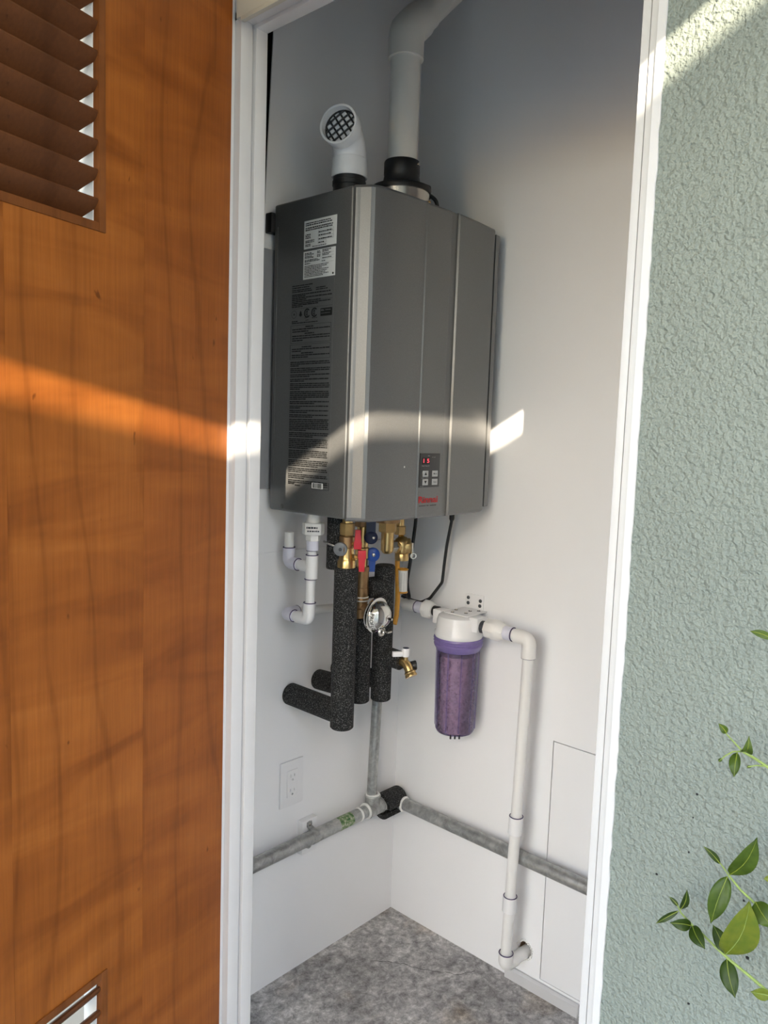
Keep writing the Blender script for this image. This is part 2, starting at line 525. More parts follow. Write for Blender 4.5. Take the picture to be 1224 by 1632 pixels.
# wall the heater hangs on: leaning left edge leaves a dark gap beside the jamb
g = G()
g.prism([(-0.700, 0, 0), (0.0, 0, 0), (0.0, 0, 1.0838), (-0.5566, 0, 1.0838), (-0.562, 0, 1.0), (-0.700, 0, 0.9)], (0, 0.003, 0))
g.prism([(-0.5564, 0, 1.0866), (0.0, 0, 1.0866), (0.0, 0, CEIL), (-0.459, 0, CEIL), (-0.506, 0, 1.87)], (0, 0.003, 0))
wall_left = struct('wall_left', g, 'wall', 'white closet wall carrying the water heater')
g = G()
g.box((-0.55, 0.0029, 1.070), (0.0, 0.0060, 1.100))
g.obj('panel_seam', 'wall', wall_left, smooth=False)
struct('wall_cavity', G().box((-0.75, 0.06, 0), (0.02, 0.10, CEIL)), 'void', 'stud cavity with its shade painted near black behind the leaning wall edge')
g = G().lathe((-0.497, 0.058, 2.136), (0, -1, 0), [(0, 0.005), (0.003, 0.004), (0.004, 0.001)], 12)
tag(g.obj('nail_head', 'label'), 'pale nail head in the dark gap beside the jamb', 'nail')
g = G().box((0.0, -1.2, 0), (0.05, 0.10, CEIL))
wall_back = struct('wall_back', g, 'wall', 'white closet wall carrying the violet filter')
hole_pts = []
for k in range(22):
    t = 2 * math.pi * k / 22; rr = .0215 * (1 + rnd.uniform(-.1, .1))
    hole_pts.append((-.4505 + math.cos(t) * rr * 0.95, .0915 + math.sin(t) * rr * 1.05))
hg = G(); hg.prism([(-.01, y, z) for y, z in hole_pts], (.055, 0, 0))
cut(wall_back, hg, G().box((-.01, -.7470, .0372), (.010, -.4948, .6490)))
struct('wall_right', G().box((-0.71, -1.2, 0), (0.0, -1.14, CEIL)), 'wall', 'closet side wall hidden beyond the jamb')
struct('ceiling', G().box((-0.76, -1.2, CEIL), (0.05, 0.12, CEIL + 0.05)), 'wall', 'closet ceiling', 'ceiling')

# front wall with the doorway
g = G()
g.box((-0.752, -2.3, -0.06), (-0.706, -1.000, 3.06))
g.box((-0.752, -1.000, 2.13), (-0.706, -0.20, 3.06))
g.box((-0.752, -0.20, -0.06), (-0.706, 3.0, 3.06))
struct('wall_front', g, 'stucco', 'sage green stucco outside wall beside the closet doorway')

# baseboard and the sealed panel on the back wall
g = G()
g.prism([(-0.001, -0.400, 0.0), (-0.011, -0.400, 0.0), (-0.011, -0.400, 0.026), (-0.006, -0.400, 0.031), (-0.001, -0.400, 0.031)], (0, -0.205, 0))
struct('baseboard_back', g, 'trim', 'low white baseboard strip under the back wall panel', 'baseboard')
ap = thing('access_panel', 'flush white access panel outlined on the wall beside the drain pipe', 'panel', (0, -0.6, 0.04))
G().box((0.0098, -0.7450, 0.0392), (-0.0003, -0.4972, 0.6466), 0.0004).obj('cover', 'wall', ap)

# left jamb: stop, gap, rebate, outer edge
def wobble_strip(g, x_back, x_face, y0, y1, z0, z1, amp, n=90, side='y0', seed=3):
    """upright board whose outer edge is ragged where paint meets stucco"""
    r = random.Random(seed)
    prev = None
    for i in range(n + 1):
        z = z0 + (z1 - z0) * i / n
        e = y0 + r.uniform(-amp, amp)
        row = [g.bm.verts.new((x_back, y1, z)), g.bm.verts.new((x_face, y1, z)), g.bm.verts.new((x_face, e, z)), g.bm.verts.new((x_back, e, z))]
        if prev:
            for k in range(4):
                g.bm.faces.new((prev[k], prev[(k + 1) % 4], row[(k + 1) % 4], row[k]))
        else: g.bm.faces.new(row)
        prev = row
    g.bm.faces.new(prev[::-1])
    return g

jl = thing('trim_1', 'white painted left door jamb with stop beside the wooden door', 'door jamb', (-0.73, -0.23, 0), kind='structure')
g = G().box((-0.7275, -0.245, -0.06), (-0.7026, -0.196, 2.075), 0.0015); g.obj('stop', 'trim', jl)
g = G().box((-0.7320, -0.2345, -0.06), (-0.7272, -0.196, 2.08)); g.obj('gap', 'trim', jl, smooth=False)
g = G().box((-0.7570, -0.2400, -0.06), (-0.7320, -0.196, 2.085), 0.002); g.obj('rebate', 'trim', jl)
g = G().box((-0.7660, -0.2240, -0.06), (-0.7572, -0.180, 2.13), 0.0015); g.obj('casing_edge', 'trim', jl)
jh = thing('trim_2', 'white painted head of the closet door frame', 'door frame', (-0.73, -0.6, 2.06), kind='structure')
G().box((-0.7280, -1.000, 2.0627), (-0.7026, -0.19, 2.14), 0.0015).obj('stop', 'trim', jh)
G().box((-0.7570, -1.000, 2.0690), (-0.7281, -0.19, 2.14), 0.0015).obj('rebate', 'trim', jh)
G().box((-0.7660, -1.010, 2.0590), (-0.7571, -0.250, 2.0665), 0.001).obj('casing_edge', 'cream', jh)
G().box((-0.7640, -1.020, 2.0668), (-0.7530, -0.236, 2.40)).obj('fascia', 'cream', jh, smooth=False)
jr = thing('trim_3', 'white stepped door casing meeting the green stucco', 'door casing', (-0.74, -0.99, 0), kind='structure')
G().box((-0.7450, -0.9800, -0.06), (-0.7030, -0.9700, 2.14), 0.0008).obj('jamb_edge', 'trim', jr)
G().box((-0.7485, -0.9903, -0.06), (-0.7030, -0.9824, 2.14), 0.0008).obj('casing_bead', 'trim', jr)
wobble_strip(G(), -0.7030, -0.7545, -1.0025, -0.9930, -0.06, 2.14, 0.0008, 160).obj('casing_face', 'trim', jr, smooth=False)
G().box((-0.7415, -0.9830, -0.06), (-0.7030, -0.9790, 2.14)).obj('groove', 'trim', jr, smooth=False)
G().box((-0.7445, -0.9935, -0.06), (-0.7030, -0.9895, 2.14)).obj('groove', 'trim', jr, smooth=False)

# unseen roof and house wall, added and sized to cut the sun band
def fall(x, z): return z - 0.018 * x          # tilt of both blockers, set by where the sun band's edges land
g = G()
for y_a, y_b, lo, hi in ((-2.030, 1.2, 2.3848, 2.43), (-2.030, -1.995, 2.3848, 2.58)):
    g.prism([(-3.5, y_a, fall(-3.5, lo)), (-0.72, y_a, fall(-0.72, lo)), (-0.72, y_a, fall(-0.72, hi)), (-3.5, y_a, fall(-3.5, hi))], (0, y_b - y_a, 0))
g.box((-3.5, -2.030, 3.06), (0.3, 1.2, 3.12))
struct('unseen_roof_blocker', g, 'blocker_roof', 'unseen roof overhang added to cut the top of the sun band', 'roof')
g = G()
g.prism([(-13.0, -3.4, -0.14), (-2.85, -3.4, -0.14), (-2.85, -3.4, fall(-2.85, 3.1230)), (-13.0, -3.4, fall(-13.0, 3.1230))], (0, -3.3, 0))
struct('unseen_wall_blocker', g, 'blocker_wall', 'unseen house wall added to cut the bottom of the sun band')

# ------------------------------------------------------------------ wooden louvered door
HX, HY = -0.765, -0.2257
DD = V((-0.9631, -0.2690, 0)).normalized()       # along the door, away from the hinges
DN = V((0.2690, -0.9631, 0)).normalized()        # the face we see
DM = Matrix((DD, DN, Z)).transposed().to_4x4(); DM.translation = V((HX, HY, 0))
TH, DW, DZ0, DZ1 = 0.036, 0.76, 0.012, 2.13
V0, V1 = 0.287, 0.575
UZ0, UZ1 = 1.6437, 2.015
LZ0, LZ1 = 0.150, 0.5024
door = thing('door_1', 'open cherry brown veneered door with louvered vents', 'door', (HX, HY, 0), kind='structure')
def dbox(g, s0, s1, n0, n1, z0, z1, bev=0.0):
    return g.box((s0, n0, z0), (s1, n1, z1), bev, DM)
g = dbox(G(), 0.0, 0.208, -TH, 0, DZ0, DZ1); g.obj('veneer_leaf', 'veneer_a', door, smooth=False)
g = dbox(G(), 0.2082, V0, -TH, 0, DZ0, DZ1)
for a, b_ in ((DZ0, LZ0), (LZ1, UZ0), (UZ1, DZ1)): dbox(g, V0, 0.4546, -TH, 0, a, b_)
g.obj('veneer_leaf', 'veneer_b', door, smooth=False)
g = dbox(G(), V1, DW, -TH, 0, DZ0, DZ1)
for a, b_ in ((DZ0, LZ0), (LZ1, UZ0), (UZ1, DZ1)): dbox(g, 0.4548, V1, -TH, 0, a, b_)
g.obj('veneer_leaf', 'veneer_c', door, smooth=False)
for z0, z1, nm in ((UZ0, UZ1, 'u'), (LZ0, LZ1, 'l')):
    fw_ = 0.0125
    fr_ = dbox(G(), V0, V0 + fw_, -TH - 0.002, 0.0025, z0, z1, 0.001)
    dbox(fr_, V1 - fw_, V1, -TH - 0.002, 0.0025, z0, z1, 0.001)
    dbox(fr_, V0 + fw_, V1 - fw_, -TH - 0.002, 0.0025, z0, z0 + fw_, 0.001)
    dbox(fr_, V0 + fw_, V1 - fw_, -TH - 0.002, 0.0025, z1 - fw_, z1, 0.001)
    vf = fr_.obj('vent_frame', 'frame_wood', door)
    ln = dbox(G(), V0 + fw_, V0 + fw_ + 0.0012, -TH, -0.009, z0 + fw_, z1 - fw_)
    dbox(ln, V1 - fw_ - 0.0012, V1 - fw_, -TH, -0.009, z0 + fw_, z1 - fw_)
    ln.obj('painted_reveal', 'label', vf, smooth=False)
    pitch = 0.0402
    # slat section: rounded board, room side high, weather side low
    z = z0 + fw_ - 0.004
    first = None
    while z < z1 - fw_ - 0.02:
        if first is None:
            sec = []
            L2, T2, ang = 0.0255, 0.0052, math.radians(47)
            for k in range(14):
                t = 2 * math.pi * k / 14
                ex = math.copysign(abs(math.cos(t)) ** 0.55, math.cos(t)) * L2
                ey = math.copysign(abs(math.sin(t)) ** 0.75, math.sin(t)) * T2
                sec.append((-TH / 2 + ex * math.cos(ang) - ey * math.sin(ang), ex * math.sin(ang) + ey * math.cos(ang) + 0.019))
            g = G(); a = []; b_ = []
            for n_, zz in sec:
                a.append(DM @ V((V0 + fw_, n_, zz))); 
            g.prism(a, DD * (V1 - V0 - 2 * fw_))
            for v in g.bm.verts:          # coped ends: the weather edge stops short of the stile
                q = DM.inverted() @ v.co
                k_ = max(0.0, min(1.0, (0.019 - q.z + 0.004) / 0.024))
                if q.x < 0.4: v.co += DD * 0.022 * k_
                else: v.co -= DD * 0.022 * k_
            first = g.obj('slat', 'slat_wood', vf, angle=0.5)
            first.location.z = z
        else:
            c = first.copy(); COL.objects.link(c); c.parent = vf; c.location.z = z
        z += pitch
# three hinges knuckles at the jamb
for hz in (0.25, 1.08, 1.86):
    G().cyl((HX - 0.004, HY + 0.012, hz - 0.045), (HX - 0.004, HY + 0.012, hz + 0.045), 0.006, seg=12).obj('hinge', 'satin', door)

# ------------------------------------------------------------------ water heater
XL, XR, ZB, ZT = -0.496, -0.026, 1.184, 1.854
wh = thing('water_heater', 'grey tankless water heater hanging on the closet wall', 'water heater', (-0.26, -0.02, ZB))
g = G().box((XL, -0.262, ZB + 0.004), (XR, -0.020, ZT), 0.006, seg=3)
casing = g.obj('casing', 'heater', wh)
# right hand rim of the casing, standing proud beside the front cover
g = G(); g.prism([(-0.0552, -0.262, 0), (-0.0552, -0.2995, 0), (-0.0400, -0.2968, 0), (-0.0300, -0.2925, 0), (-0.0268, -0.2870, 0), (-0.0262, -0.2780, 0), (-0.0262, -0.262, 0)], (0, 0, ZT - 0.012 - ZB - 0.014))
for v in g.bm.verts: v.co.z += ZB + 0.014
g.obj('side_rim', 'heater', wh)
G().box((-0.0592, -0.262, ZB + 0.010), (-0.0550, -0.2720, ZT - 0.008)).obj('cover_gap', 'rubber', wh, smooth=False)
# front cover
prof = [(-0.4955, -0.262), (-0.4958, -0.2690), (-0.4930, -0.2740), (-0.4905, -0.2765), (-0.4840, -0.2880), (-0.4800, -0.2960), (-0.4740, -0.3015), (-0.4560, -0.3085), (-0.3900, -0.3135), (-0.3310, -0.3140),
        (-0.3285, -0.3165), (-0.3262, -0.3160), (-0.3240, -0.3118), (-0.2412, -0.3128), (-0.2380, -0.3116), (-0.2165, -0.3094), (-0.2146, -0.3142), (-0.1350, -0.3095), (-0.0620, -0.3005), (-0.0588, -0.2960), (-0.0586, -0.262)]
lay = [(ZB, 0.014), (ZB + 0.0012, 0.006), (ZB + 0.004, 0.002), (ZB + 0.009, 0.0), (ZT - 0.006, 0.0), (ZT - 0.002, 0.002), (ZT, 0.006)]
g = G(); rings = []
for z, ins in lay:
    row = []
    for i, (x, y) in enumerate(prof):
        yy = y + ins if y < -0.268 else y
        xx = x
        if ins and x < -0.47: xx = x + ins * 0.5
        if ins and x > -0.08: xx = x - ins * 0.6
        row.append(g.bm.verts.new((xx, min(yy, -0.2621), z)))
    rings.append(row)
n = len(prof)
for a, b_ in zip(rings, rings[1:]):
    for i in range(n):
        j = (i + 1) % n; g.bm.faces.new((a[i], a[j], b_[j], b_[i]))
g.bm.faces.new(rings[0][::-1]); g.bm.faces.new(rings[-1])
cover = g.obj('front_cover', 'heater', wh, angle=0.35)
G().box((-0.2380, -0.3098, ZB + 0.0125), (-0.2185, -0.3080, ZT - 0.008), 0.0003).obj('channel', 'heater', cover)
g = G(); g.prism([(-0.4912, -0.2775, ZB + 0.010), (-0.4846, -0.2892, ZB + 0.010), (-0.4806, -0.2968, ZB + 0.010), (-0.4765, -0.2950, ZB + 0.010), (-0.4870, -0.2745, ZB + 0.010)], (0, 0, ZT - ZB - 0.017)); g.obj('corner_channel', 'heater', cover, angle=0.2)
# side panel: pressed edge line, bolts, bracket
g = G().box((XL - 0.0012, -0.0336, 1.247), (XL + 0.001, -0.0316, 1.806), 0.0004); g.obj('pressed_edge', 'heater', wh)
g = G().box((XL - 0.0006, -0.0760, 1.2450), (XL + 0.001, -0.0336, 1.2462)); g.obj('pressed_edge', 'heater', wh, smooth=False)
g = G().box((XL - 0.010, -0.022, 1.795), (XL + 0.03, -0.0005, 1.838), 0.003); g.obj('hanging_bracket', 'rubber', wh)
g = G().box((-0.40, -0.022, ZT - 0.002), (-0.12, -0.0005, ZT + 0.006), 0.001); g.obj('hanging_bracket', 'heater', wh)
G().lathe((XL, -0.064, 1.199), (-1, 0, 0), [(0, 0.006), (0.002, 0.006), (0.003, 0.003)], 12).obj('screw', 'heater', wh)
g = G().box((-0.36, -0.20, ZB - 0.003), (-0.10, -0.06, ZB + 0.006), 0.002); g.obj('base_plate', 'heater', wh)

SX, SZ = V((0, -1, 0)), Z
def side_label(name, y0, y1, z0, z1, mat, parent):
    return G().box((XL - 0.0007, y0, z0), (XL + 0.0003, y1, z1)).obj(name, mat, parent, smooth=False)
L1 = side_label('rating_label', -0.1195, -0.2175, 1.7470, 1.8043, 'label', wh); L1['label'] = 'white rating label near the top of the side panel'
L2_ = side_label('rating_label', -0.1190, -0.2160, 1.6848, 1.7420, 'label', wh); L2_['label'] = 'white specification label with a dot in its corner'
rows = [(.124, .200, 1.7975, .0024), (.124, .205, 1.7935, .0026), (.124, .207, 1.7875, .0030), (.124, .207, 1.7835, .0030)]
for k, z in enumerate((1.7755, 1.7722, 1.7688, 1.7630, 1.7600, 1.7555, 1.7525)):
    rows.append((.124, .140 + (0.012 if 2 < k < 5 else 0), z - .001, .0022))
for k, z in enumerate((1.7768, 1.7700, 1.7626, 1.7556)): rows.append((.1645, .2055 - (0.022 if k == 3 else 0.004 * (k % 2)), z - .001, .0026))
rows.append((.146, .190, 1.7490, .0018))
bars('print', rows, SX, SZ, 'print_black', L1, 0.0010, (XL, 0, 0), 3, .002, .007)
g = G()
for k, z in enumerate((1.7745, 1.7677, 1.7603, 1.7533)):
    x0, x1 = .163, (.209 if k < 3 else .187)
    for (a, b_, c, d) in ((x0, x1, z, z + .0004), (x0, x1, z + .0062, z + .0066), (x0, x0 + .0004, z, z + .0066), (x1, x1 + .0004, z, z + .0066)):
        g.box((XL - 0.0010, -a, c), (XL - 0.0005, -b_, d))
g.obj('print_box', 'print_grey', L1, smooth=False)['kind'] = 'stuff'
rows = []
for k, z in enumerate((1.7375, 1.7348, 1.7310, 1.7283, 1.7235, 1.7208)): rows.append((.1235, .145 + .006 * (k % 2) + (.018 if k > 3 else 0), z - .001, .0021))
for k, z in enumerate((1.7382, 1.7352, 1.7312, 1.7282)): rows.append((.1615, .172, z - .001, .0022)); rows.append((.1775, .203 - .006 * (k % 2), z, .0022))
rows.append((.1775, .205, 1.7222, .0022)); rows.append((.176, .188, 1.7165, .0020)); rows.append((.1235, .141, 1.7155, .0020))
for k in range(8): rows.append((.1235, .197 - .004 * (k % 3) - (.012 if k in (2, 7) else 0), 1.7105 - .0031 * k, .0018))
bars('print', rows, SX, SZ, 'print_black', L2_, 0.0010, (XL, 0, 0), 5, .002, .006)
G().lathe((XL - 0.0006, -0.2105, 1.6895), (-1, 0, 0), [(0, 0.0022), (0.0005, 0.0022)], 14).obj('dot', 'print_black', L2_)
g = G()
for z in (1.7265, 1.7205, 1.7140, 1.7325): g.box((XL - 0.0010, -.1765, z), (XL - 0.0005, -.212, z + .0004))
g.obj('print_box', 'print_grey', L2_, smooth=False)['kind'] = 'stuff'

IP = G().box((XL - 0.0005, -0.0790, 1.2440), (XL + 0.0003, -0.2145, 1.6795)).obj('instruction_sheet', 'heater', wh, smooth=False)
IP['label'] = 'long sheet of small black warning print on the side panel'
rows = []
for z, e in ((1.6745, .150), (1.6700, .140), (1.6655, .145), (1.6618, .150)): rows.append((.0850, e, z - .0015, .0024))
rows += [(.160, .190, 1.6640, .0022), (.160, .196, 1.6603, .0022)]
for z, e in ((1.6562, .206), (1.6530, .128), (1.6492, .209), (1.6455, .131), (1.6418, .175), (1.6380, .205), (1.6345, .170), (1.6310, .120)): rows.append((.0850, e, z - .002, .0026))
rows += [(.086, .105, 1.5985, .0024), (.086, .168, 1.5950, .0022)]
z = 1.5860
for e in ((.13, .155), (.088, .206), (.088, .14), (.128, .158), (.088, .206), (.088, .206), (.088, .122)):
    rows.append((e[0], e[1], z, .0026)); z -= .0047
z = 1.5440
for e in ((.120, .150), (.088, .206), (.088, .118), (.118, .156), (.088, .206), (.088, .14)):
    rows.append((e[0], e[1], z, .0026)); z -= .0043
z = 1.5120; para = [3, 3, 2, 2, 4, 5, 2, 2, 2, 2, 7, 3, 6, 5, 4, 3, 3, 3]
for k, c in enumerate(para):
    for i in range(c):
        rows.append((.0845, .2095 - rnd.uniform(0, .004) if i < c - 1 else rnd.uniform(.10, .18), z, .0026)); z -= .00385
    z -= .0018
bars('print', rows, SX, SZ, 'print_black', IP, 0.0008, (XL, 0, 0), 9, .003, .016)
def frame_lines(g, y0, y1, z0, z1, t=.0005, l=.0009):
    for (a, b_, c, d) in ((y0, y1, z0, z0 + t), (y0, y1, z1 - t, z1), (y0, y0 + t, z0, z1), (y1 - t, y1, z0, z1)):
        g.box((XL - l, -a, c), (XL - 0.0004, -b_, d))
g = G(); frame_lines(g, .083, .2085, 1.5535, 1.5915); frame_lines(g, .0825, .2080, 1.5195, 1.5505)
frame_lines(g, .160, .2142, 1.2443, 1.2600)
g.box((XL - .0009, -.085, 1.6400), (XL - .0004, -.211, 1.6404)); g.box((XL - .0009, -.085, 1.6258), (XL - .0004, -.211, 1.6262))
g.obj('print_box', 'print_black', IP, smooth=False)['kind'] = 'stuff'
# approval marks
def ring(g, y, z, r, t, frac=1.0, a0=0.0, seg=24):
    pts = [(a0 + 2 * math.pi * frac * i / seg) for i in range(seg + 1)]
    for a, b_ in zip(pts, pts[1:]):
        g.poly([(XL - .0009, y - math.cos(q) * rr, z + math.sin(q) * rr) for q, rr in ((a, r), (b_, r), (b_, r - t), (a, r - t))])
g = G()
ring(g, -.0930, 1.6145, .0082, .0007)
g.prism([(XL - .0009, -.0930 - dx, 1.6130 + dz) for dx, dz in ((-.002, 0), (.002, 0), (.0008, .004), (-.0008, .004))], (.0003, 0, 0))
g.prism([(XL - .0009, -.1140 - dx, 1.6085 + dz) for dx, dz in ((0, 0), (.005, .004), (.003, .006), (.0025, .009), (0, .013), (-.0025, .009), (-.003, .006), (-.005, .004))], (.0003, 0, 0))
for yy in (-.1348, -.1575):
    ring(g, yy, 1.6148, .0098, .0030, 0.78, 0.75)
    ring(g, yy, 1.6148, .0050, .0018, 0.6, 1.2)
    g.box((XL - .0009, yy - .0008, 1.6085), (XL - .0005, yy + .0008, 1.6210))
g.obj('approval_mark', 'print_black', IP, smooth=False)
bars('print', [(.1265, .132, 1.6045, .0014), (.150, .166, 1.6030, .0014), (.130, .139, 1.5998, .0014)], SX, SZ, 'print_black', IP, .0008, (XL, 0, 0), 4, .002, .005)
G().box((XL - .0009, -.1760, 1.6055), (XL - .0004, -.2108, 1.6215)).obj('approval_plate', 'print_black', IP, smooth=False)
bars('plate_print', [(.178, .188, 1.6155, .0040), (.191, .208, 1.6165, .0022), (.178, .205, 1.6105, .0016)], SX, SZ, 'heater', IP, .0012, (XL, 0, 0), 6, .002, .006)
text('print_logo', 'Rinnai', (XL, -.0860, 1.2515), SX, SZ, .0062, 'print_black', IP, .0200, .0008, bold=.015)
bars('print', [(.1075, .1245, 1.2475, .0036), (.199, .211, 1.2545, .0022), (.197, .211, 1.2500, .0022)], SX, SZ, 'print_black', IP, .0008, (XL, 0, 0), 8, .002, .005)
bc = G().box((XL - .0009, -.1620, 1.2462), (XL - .0004, -.1965, 1.2582)).obj('barcode_label', 'label', IP, smooth=False)
g = G(); y = .1655
while y < .1935:
    w_ = rnd.choice((.0004, .0007, .0011)); g.box((XL - .0011, -y, 1.2470), (XL - .0008, -y - w_, 1.2574)); y += w_ + rnd.choice((.0005, .0008, .0012))
g.obj('barcode', 'print_black', IP, smooth=False)

# control panel on the front
FY = -0.3126
cp = G().box((-0.3215, FY - 0.0010, 1.2530), (-0.2515, FY + 0.004, 1.3275), 0.0007).obj('control_panel', 'panel_grey', wh); cp['label'] = 'dark control overlay with red digits and four grey buttons'
G().box((-0.3130, FY - 0.0016, 1.3040), (-0.2880, FY - 0.0005, 1.3180)).obj('display', 'slot', cp, smooth=False)
text('digits', '1 5', (-0.3100, FY, 1.3068), X, Z, .0088, 'led', cp, .0200, .0019, bold=.01)
for i, (x0, x1, z0, z1) in enumerate(((-.3100, -.2915, 1.2762, 1.2895), (-.3100, -.2915, 1.2578, 1.2712), (-.2775, -.2585, 1.2762, 1.2895), (-.2775, -.2585, 1.2578, 1.2712))):
    bt = G().box((x0, FY - 0.0018, z0), (x1, FY - 0.0005, z1), 0.0005).obj('button', 'button', cp)
    cx, cz = (x0 + x1) / 2, (z0 + z1) / 2
    if i < 2:
        s_ = 1 if i == 0 else -1
        # arrows stay children of the overlay: the button itself is the third level
        g = G(); g.prism([(cx - .0042, FY - .0019, cz - .003 * s_), (cx + .0042, FY - .0019, cz - .003 * s_), (cx, FY - .0019, cz + .0036 * s_)], (0, -.0003, 0)); g.obj('arrow', 'print_black', cp, smooth=False)
    else:
        text('button_text', 'Menu' if i == 2 else 'Exit', (cx, FY, cz - .0018), X, Z, .0036, 'slot', cp, .0125 if i == 2 else .010, .0023, 'CENTER', .01)
text('panel_text', 'Water Temp (°F)', (-.3150, FY, 1.2985), X, Z, .0028, 'button', cp, .0260, .0013)
text('panel_text', 'PRI', (-.2945, FY, 1.3210), X, Z, .0020, 'print_grey', cp, .0065, .0013)
text('panel_text', 'IN USE', (-.2800, FY, 1.3180), X, Z, .0020, 'print_grey', cp, .0115, .0013)
text('panel_text', 'ON / OFF', (-.3135, FY, 1.2727), X, Z, .0018, 'print_grey', cp, .0230, .0013)
text('panel_text', 'Rinnai', (-.3185, FY, 1.2545), X, Z, .0016, 'print_grey', cp, .0120, .0013)
LG = text('brand_logo', 'Rinnai', (-.3205, FY, 1.2185), X, Z, .0150, 'print_red', wh, .0660, .0008, bold=.022); LG['label'] = 'red brand lettering below the control overlay'
bars('print', [(-.3185, -.2955, 1.2115, .0024), (-.2925, -.2840, 1.2115, .0024), (-.2810, -.2580, 1.2115, .0024)], X, Z, 'print_black', wh, .0008, (0, FY, 0), 12, .0016, .003)
G().lathe((-0.3720, -0.3139, 1.2985), (0, -1, 0), [(0, .0022), (.0003, .0018)], 8).obj('paint_chip', 'label', wh)

# backing board behind the heater
g = G().box((-0.66, -0.0085, 1.2335), (-0.05, -0.0001, 1.7620), 0.001)
tag(g.obj('backing_board', 'board'), 'dark grey backing board on the wall behind the water heater', 'board')

# ------------------------------------------------------------------ exhaust flue
FX, FYY = -0.261, -0.178
fl = thing('exhaust_flue', 'white plastic exhaust pipe rising from the heater to a sloping elbow', 'pipe', (FX, FYY, ZT))
G().lathe((FX, FYY, ZT - 0.004), Z, [(0, .064), (.058, .064), (.060, .062), (.060, .03)], 40).obj('adapter_ring', 'satin', fl)
g = G().lathe((FX, FYY, ZT + 0.052), Z, [(0, .0665), (.006, .0680), (.012, .066), (.016, .052), (.022, .043), (.038, .0395), (.040, .0405), (.066, .0405), (.069, .039), (.069, .030)], 40)
g.obj('rubber_collar', 'rubber', fl)
g = G().box((FX + .045, FYY - .030, ZT + .050), (FX + .072, FYY + .006, ZT + .083), .006); g.obj('collar_lug', 'rubber', fl)
g = G().sweep(fillet([(FX + .060, FYY - .030, ZT + .060), (FX + .078, FYY - .040, ZT + .050), (FX + .082, FYY - .045, ZT + .010)], .012), .0045, 10); g.obj('test_port_tube', 'rubber', fl)
for a in (-1.1, 0.35):
    p = V((FX, FYY, ZT + 0.030)) + V((math.cos(a), math.sin(a), 0)) * .064
    G().lathe(p, V((math.cos(a), math.sin(a), 0)), [(-.001, .005), (.003, .005), (.005, .003)], 12).obj('screw', 'brass', fl)
p = V((FX, FYY, ZT + 0.112)) + V((.25, -.97, 0)) * .040
G().lathe(p, (.25, -.97, 0), [(-.001, .004), (.003, .0035)], 10).obj('screw', 'satin', fl)
PR = 0.0335
ZV = 2.252
G().cyl((FX, FYY, ZT + .06), (FX, FYY, ZV - .03), PR, seg=36).obj('pipe', 'pvc_flue', fl)
s2 = math.sqrt(.5); D45 = V((s2, 0, s2))
ev = V((FX, FYY, ZV))
g = G().sweep([ev - Z * .058, ev - Z * .0575, ev - Z * .012, ev - Z * .004 + X * .0015, ev + D45 * .004 - X * -.0, ev + D45 * .012, ev + D45 * .058], .0395, 36)
g.obj('elbow', 'pvc_flue', fl)
G().cyl(ev + D45 * .057, ev + D45 * .092, .0360, seg=36).obj('coupling', 'pvc_flue', fl)
G().cyl(ev + D45 * .02, ev + D45 * .372, PR, seg=36).obj('pipe', 'pvc_flue', fl)

# ------------------------------------------------------------------ intake elbow
IX, IY = -0.425, -0.177
ie = thing('intake_elbow', 'short white intake elbow with black grid screen on the heater', 'pipe elbow', (IX, IY, ZT))
G().lathe((IX, IY, ZT - .003), Z, [(0, .034), (.030, .034), (.031, .0355), (.040, .0355), (.041, .034), (.050, .034)], 32).obj('rubber_collar', 'rubber', ie)
ID = V((-0.93, -0.36, 0.0)).normalized()
RB = 0.047; ZE = 1.938
g = G()
g.lathe((IX, IY, 1.899), Z, [(0, .0345), (0, .0370), (.002, .0380), (.036, .0375), (.038, .036), (.038, .02)], 36, caps=False)
g.obj('socket', 'pvc_bright', ie)
path = [V((IX, IY, 1.928)), V((IX, IY, ZE))]
for k in range(1, 11):
    t = k / 10 * math.pi / 2 * 0.97
    path.append(V((IX, IY, ZE)) + ID * RB * (1 - math.cos(t)) + Z * RB * math.sin(t))
oc = path[-1]; od = (path[-1] - path[-2]).normalized()
G().sweep(path, .0345, 36).obj('bend', 'pvc_bright', ie)
lp = oc - od * .012
g = G().lathe(lp, od, [(0, .0340), (.004, .0395), (.026, .0410), (.0300, .0405), (.0300, .0362), (.008, .0355)], 40, caps=False)
g.obj('mouth', 'pvc_bright', ie)
lf = lp + od * .0125
G().lathe(lf - od * .002, od, [(0, .0352), (.001, .0352)], 32).obj('screen_disc', 'screen_grey', ie)
a_, u_, w_ = G().frame(od)
g = G()
ca, sa = math.cos(.62), math.sin(.62)
e1, e2 = u_ * ca + w_ * sa, -u_ * sa + w_ * ca
for k in range(-2, 3):
    q = k * .0128; hl = math.sqrt(max(.0350 ** 2 - q * q, 0))
    g.cyl(lf + e1 * q - e2 * hl + od * .002, lf + e1 * q + e2 * hl + od * .002, .0019, seg=8)
    g.cyl(lf + e2 * q - e1 * hl + od * .002, lf + e2 * q + e1 * hl + od * .002, .0019, seg=8)
g.torus(lf + od * .002, od, .0342, .0018)
g.obj('grid_screen', 'rubber', ie)

